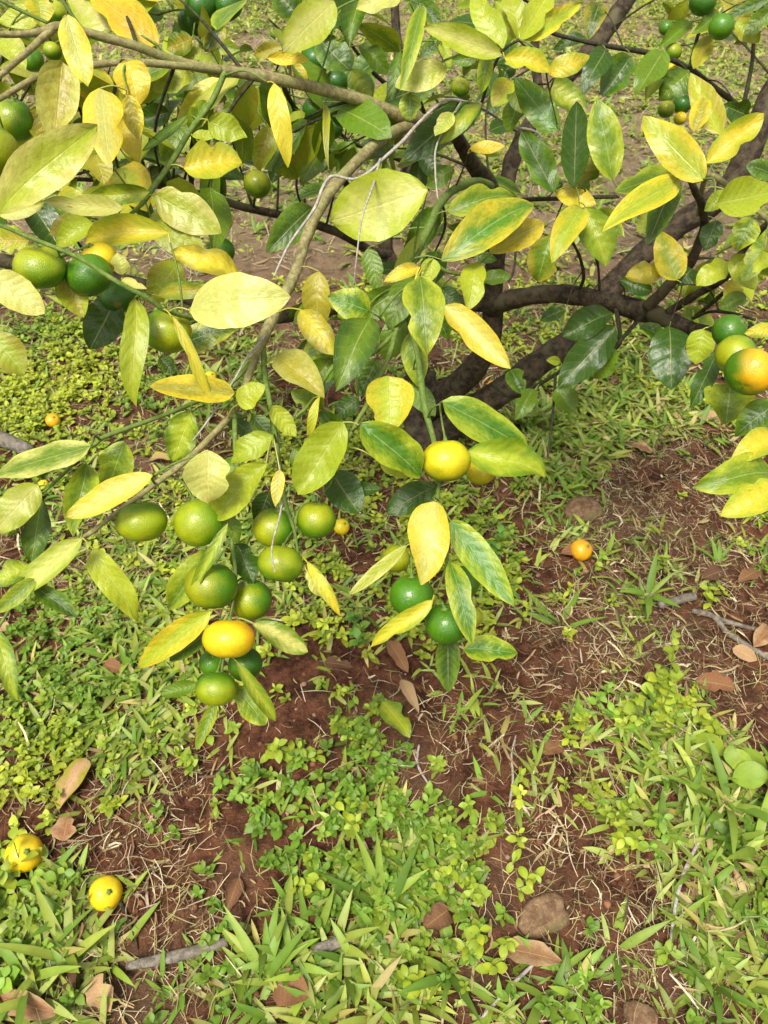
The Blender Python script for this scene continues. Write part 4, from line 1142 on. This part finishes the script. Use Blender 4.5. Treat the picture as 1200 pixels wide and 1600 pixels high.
# --- dry straw, bits of dead grass, clods
def straw_cloud(name, n, y0, y1, label, lmul=1.0):
    x, y = samples(n, y0, y1); FAR = y0 > 1
    dens = (0.6 if FAR else 0.36) + 0.8 * blob(x, y, STRAWY) + 0.15 * blob(x, y, BARE) + 0.9 * (vnoise(x * 5, y * 5, 41) - 0.5)
    ok = (nr.random(len(x)) < dens) & cleared(x, y, 0.8)
    x, y = x[ok], y[ok]; m = len(x)
    c = pick(m, STRAW_C) if not FAR else pick(m, STRAW_C[:3] + [(0.42, 0.36, 0.22)])
    el = nr.normal(0.04, 0.16, m)
    root = np.stack([x, y, gh(x, y) + nr.uniform(0.001, 0.010, m)], 1)
    A = Acc()
    ln = nr.uniform(0.012, 0.095, m) * lmul * nr.uniform(0.3, 1.0, m)
    wd = np.where(nr.random(m) < 0.08, nr.uniform(0.0025, 0.006, m), nr.uniform(0.0007, 0.0019, m)) * lmul
    A.add(*strips(root, nr.uniform(0, 6.28, m), ln, wd, el, nr.normal(0, 0.25, m), STRAW, 0.3, c, c * 0.9, nr.normal(0, 0.9, m)))
    tag(A.build(name, 'straw'), label, 'dry grass', kind='stuff')
straw_cloud('dry_straw', 125000, -0.15, 2.7, 'loose dry straw and dead grass strewn over the soil')
straw_cloud('distant_straw', 70000, 2.5, 9.5, 'pale dry straw strewn on the ground behind the tree', 1.7)

def clods(n):
    t = (1 + 5 ** 0.5) / 2
    ico = np.array([(-1, t, 0), (1, t, 0), (-1, -t, 0), (1, -t, 0), (0, -1, t), (0, 1, t), (0, -1, -t), (0, 1, -t), (t, 0, -1), (t, 0, 1), (-t, 0, -1), (-t, 0, 1)], float) / 1.9
    F = np.array([(0, 11, 5), (0, 5, 1), (0, 1, 7), (0, 7, 10), (0, 10, 11), (1, 5, 9), (5, 11, 4), (11, 10, 2), (10, 7, 6), (7, 1, 8), (3, 9, 4), (3, 4, 2), (3, 2, 6), (3, 6, 8), (3, 8, 9), (4, 9, 5), (2, 4, 11), (6, 2, 10), (8, 6, 7), (9, 8, 1)])
    x, y = samples(n, -0.15, 2.7)
    ok = (nr.random(len(x)) < 0.25 + 0.8 * blob(x, y, BARE)); x, y = x[ok], y[ok]; m = len(x)
    r = nr.uniform(0.0015, 0.008, m) * nr.random(m) ** 0.8 + 0.001
    v = ico[None] * nr.uniform(0.7, 1.3, (m, 12, 1)) * r[:, None, None]
    v[:, :, 2] *= 0.7
    v += np.stack([x, y, gh(x, y) + r * 0.2], 1)[:, None]
    q = (np.arange(m) * 12)[:, None, None] + F[None]
    c = np.repeat(pick(m, [(0.15, 0.06, 0.03), (0.22, 0.10, 0.055), (0.09, 0.035, 0.02), (0.28, 0.18, 0.12)]), 12, 0)
    tag(link('soil_clods', np_mesh('soil_clods', v.reshape(-1, 3), q.reshape(-1, 3), c, smooth=False), M['clod']), 'small crumbs and clods of red soil', 'soil', kind='stuff')
clods(14000)

# ------------------------------------------------------------------ single plants that stand out
def blade_part(parent, root, az, ln, wd, el, bend, c, name='blade', prof=None, mat='grass', fold=0.25):
    prof = np.array([0.5, 0.8, 0.98, 1.0, 0.9, 0.68, 0.38, 0.05]) if prof is None else prof
    v, q, cc = strips(np.array([tuple(root)]), np.array([az]), np.array([ln]), np.array([wd]), np.array([el]), np.array([bend]), prof, fold, np.array([c]) * 0.9, np.array([c]))
    return link(name, np_mesh(name, v, q, cc), M[mat], parent)

def grass_tuft(x, y, n, L, label, tone=0, spread=(0, 6.28), el=(0.1, 1.05)):
    """L: blade length in pixels"""
    g = G(x, y); d = (g - CAM).dot(FW)
    o = empty('grass_tuft', g); tag(o, label, 'grass', 'grass tufts that stand out')
    r = random.Random(int(x + y))
    for i in range(n):
        az = spread[0] + (spread[1] - spread[0]) * (i + r.random() * 0.7) / n
        ln = L * d / FPX * r.uniform(0.7, 1.2)
        c = GRASS_C[(tone + (r.random() < 0.35)) % len(GRASS_C)]
        k = r.uniform(0.85, 1.2)
        blade_part(o, g + Vector((r.gauss(0, .005), r.gauss(0, .005), -0.004)), az, ln, min(0.017, ln * r.uniform(0.12, 0.19)), r.uniform(*el), r.uniform(0.2, 1.0), tuple(v * k for v in c))

TUFTS = [
 (600, 1420, 9, 130, 'broad bright grass tuft fanning up amid yellow-green weeds', 1, (0.4, 3.0)),
 (530, 1480, 8, 110, 'star-shaped bright grass tuft below the fanning one', 3, (0, 6.28)),
 (115, 1495, 9, 120, 'long-bladed grass tuft by the weathered grey stick', 3, (0.2, 3.4)),
 (40, 1530, 9, 120, 'dense grass tuft near the long reddish brown fallen leaf', 0, (0, 6.28)),
 (410, 1530, 10, 110, 'upright dense grass tuft beside the broad brown leaf', 0, (0.4, 2.9)),
 (60, 1560, 7, 100, 'pale green grass tuft above the long reddish brown leaf', 3, (0, 6.28)),
 (1060, 1440, 7, 80, 'small grass tuft at the foot of the pale standing stalk', 1, (0, 6.28)),
 (960, 1490, 6, 95, 'grass tuft with few wide blades on straw', 1, (0, 6.28)),
 (1140, 1260, 9, 110, 'lush grass tuft around the large soft-leaved weed', 0, (0, 6.28)),
 (1180, 1330, 9, 110, 'bright green grass tuft with arching blades below soft-leaved weed', 1, (0, 6.28)),
 (1110, 1540, 8, 100, 'grass tuft with arching blades beside the half-sunk round stone', 1, (0, 6.28)),
 (850, 1560, 7, 100, 'grass tuft of wide blades near the copper-brown leaf', 1, (0, 6.28)),
 (875, 980, 6, 80, 'dark green grass tuft on bare soil right of the lowest tangerine', 0, (0, 3.6)),
 (1010, 930, 6, 70, 'small upright dark grass tuft by the short stick piece', 0, (0, 6.28)),
 (900, 590, 8, 60, 'grass tuft under the shaded dark leaves of the limb', 1, (0, 6.28)),
 (1125, 880, 6, 60, 'small upright grass tuft in straw behind the forked stick', 0, (0.3, 3.0)),
 (220, 1170, 9, 60, 'fine dense grass tuft below the hanging cluster', 1, (0, 6.28)),
 (710, 1520, 8, 90, 'grass tuft among yellow-green weeds by the long pale straw', 1, (0, 6.28)),
]
for t_ in TUFTS: grass_tuft(*t_)

def weed(name, x, y, H, nlev, leafpx, label, tone, ratio=0.75, lean=(0, 0)):
    g = G(x, y); d = (g - CAM).dot(FW)
    o = empty(name, g); tag(o, label, 'weed', 'weeds that stand out')
    r = random.Random(int(x * 3 + y))
    h0 = H * d / FPX
    leafpx *= 0.72
    for st in range(4):
        off = 0 if st == 0 else leafpx * d / FPX * r.uniform(0.6, 1.3)
        an = r.uniform(0, 6.28)
        g2 = g + Vector((off * math.cos(an), off * math.sin(an), 0)); g2.z = float(gh(g2.x, g2.y))
        h = h0 * (1 if st == 0 else r.uniform(0.35, 0.8))
        top = g2 + Vector((lean[0] * h + r.gauss(0, .2) * h, lean[1] * h + r.gauss(0, .2) * h, h))
        path = catmull([(g2 - Vector((0, 0, 0.005)), 0.0014), (g2.lerp(top, 0.5) + Vector((0, -0.004, 0)), 0.0012), (top, 0.0008)], 4)
        tube_obj('stem', path, M['green_twig'], o, 5)
        a0 = r.uniform(0, 3)
        nv = nlev if st == 0 else max(2, nlev - 1)
        for L in range(nv):
            f = (L + 1) / nv
            p = g2.lerp(top, f)
            for s in (0, math.pi):
                if r.random() < 0.1: continue
                ln = leafpx * d / FPX * r.uniform(0.6, 1.1) * (1.1 - 0.4 * f)
                k = r.uniform(0.75, 1.15); yl = r.random() ** 3 * 0.10
                az = a0 + L * 1.5 + s + r.gauss(0, 0.4)
                blade_part(o, p, az, ln, ln * ratio, r.uniform(-0.1, 0.9), r.uniform(0.2, 1.1), (tone[0] * k + yl, tone[1] * k + yl * 0.6, tone[2] * k), 'leaf', np.array([0.08, 0.6, 0.92, 1.0, 0.88, 0.55, 0.05]), 'weed', 0.2)
YG = (0.29, 0.38, 0.03); MG = (0.20, 0.36, 0.04); DG = (0.11, 0.27, 0.035)
WEEDS = [
 ('round_leaved_weed', 1035, 1110, 95, 6, 34, 'bright round-leaved weed standing above dry grass', YG, 0.9, (0.1, 0.5)),
 ('round_leaved_weed', 1080, 1130, 40, 4, 36, 'low bright green weed at the foot of the round-leaved one', YG, 0.7),
 ('round_leaved_weed', 985, 1115, 35, 4, 32, 'low round-leaved weed on soil beside the taller bright one', YG, 0.85),
 ('soft_leaved_weed', 1185, 1215, 80, 3, 88, 'large soft-leaved pale green weed in lush grass', (0.23, 0.35, 0.035), 0.72),
 ('soft_leaved_weed', 15, 1385, 50, 4, 52, 'serrated-leaf weed covering part of a fallen yellow tangerine', MG, 0.75),
 ('soft_leaved_weed', 45, 1375, 70, 2, 44, 'single upright weed in front of the covered fallen tangerine', YG, 0.75, (0.05, 0.3)),
 ('soft_leaved_weed', 75, 1395, 40, 3, 44, 'green weed with rounded leaves by the covered fallen tangerine', MG, 0.75),
 ('soft_leaved_weed', 30, 1490, 40, 3, 50, 'dark soft-leaved weed among long grass blades', MG, 0.8),
 ('oval_leaved_weed', 545, 1290, 40, 4, 36, 'clumped oval-leaved weed above the fanning grass tuft', YG, 0.6),
 ('oval_leaved_weed', 600, 1270, 40, 4, 36, 'oval-leaved weed beside the small soil gap', MG, 0.6),
 ('oval_leaved_weed', 700, 1370, 44, 4, 40, 'oval-leaved weed with yellow lower leaves by the round brown leaf', YG, 0.6),
 ('oval_leaved_weed', 490, 1380, 40, 3, 40, 'small yellow-tipped weed left of the fanning grass tuft', YG, 0.6),
 ('oval_leaved_weed', 745, 1480, 44, 4, 42, 'yellowish weed right of the star-shaped tuft', YG, 0.62),
 ('oval_leaved_weed', 640, 1540, 44, 4, 44, 'yellow-green weed near the foot of the long pale straw', YG, 0.6),
 ('oval_leaved_weed', 820, 1380, 36, 3, 40, 'yellow-green weed at the edge of the bare red patch', YG, 0.55),
 ('oval_leaved_weed', 975, 1315, 36, 4, 34, 'bright little weed on the straw above the flat bedded stone', YG, 0.6),
 ('oval_leaved_weed', 1020, 1300, 36, 4, 34, 'oval-leaved weed at the edge of the lush grass', MG, 0.6),
 ('oval_leaved_weed', 1105, 935, 36, 3, 28, 'small bright weed behind the forked stick', YG, 0.65),
 ('oval_leaved_weed', 440, 1190, 36, 4, 36, 'small pale weed on open soil under the hanging cluster', YG, 0.6),
 ('oval_leaved_weed', 365, 1240, 36, 4, 30, 'weed with small green leaves by the bare soil hollow', MG, 0.6),
 ('oval_leaved_weed', 565, 990, 44, 4, 30, 'dark green weed below the thin curled hanging leaf', DG, 0.65),
 ('oval_leaved_weed', 770, 880, 50, 5, 30, 'dark leafy weed under the tree by the lowest tangerines', DG, 0.65),
 ('oval_leaved_weed', 930, 1105, 36, 4, 30, 'small weed between the tall grass tuft and the round-leaved one', MG, 0.65),
]
for w_ in WEEDS: weed(*w_)
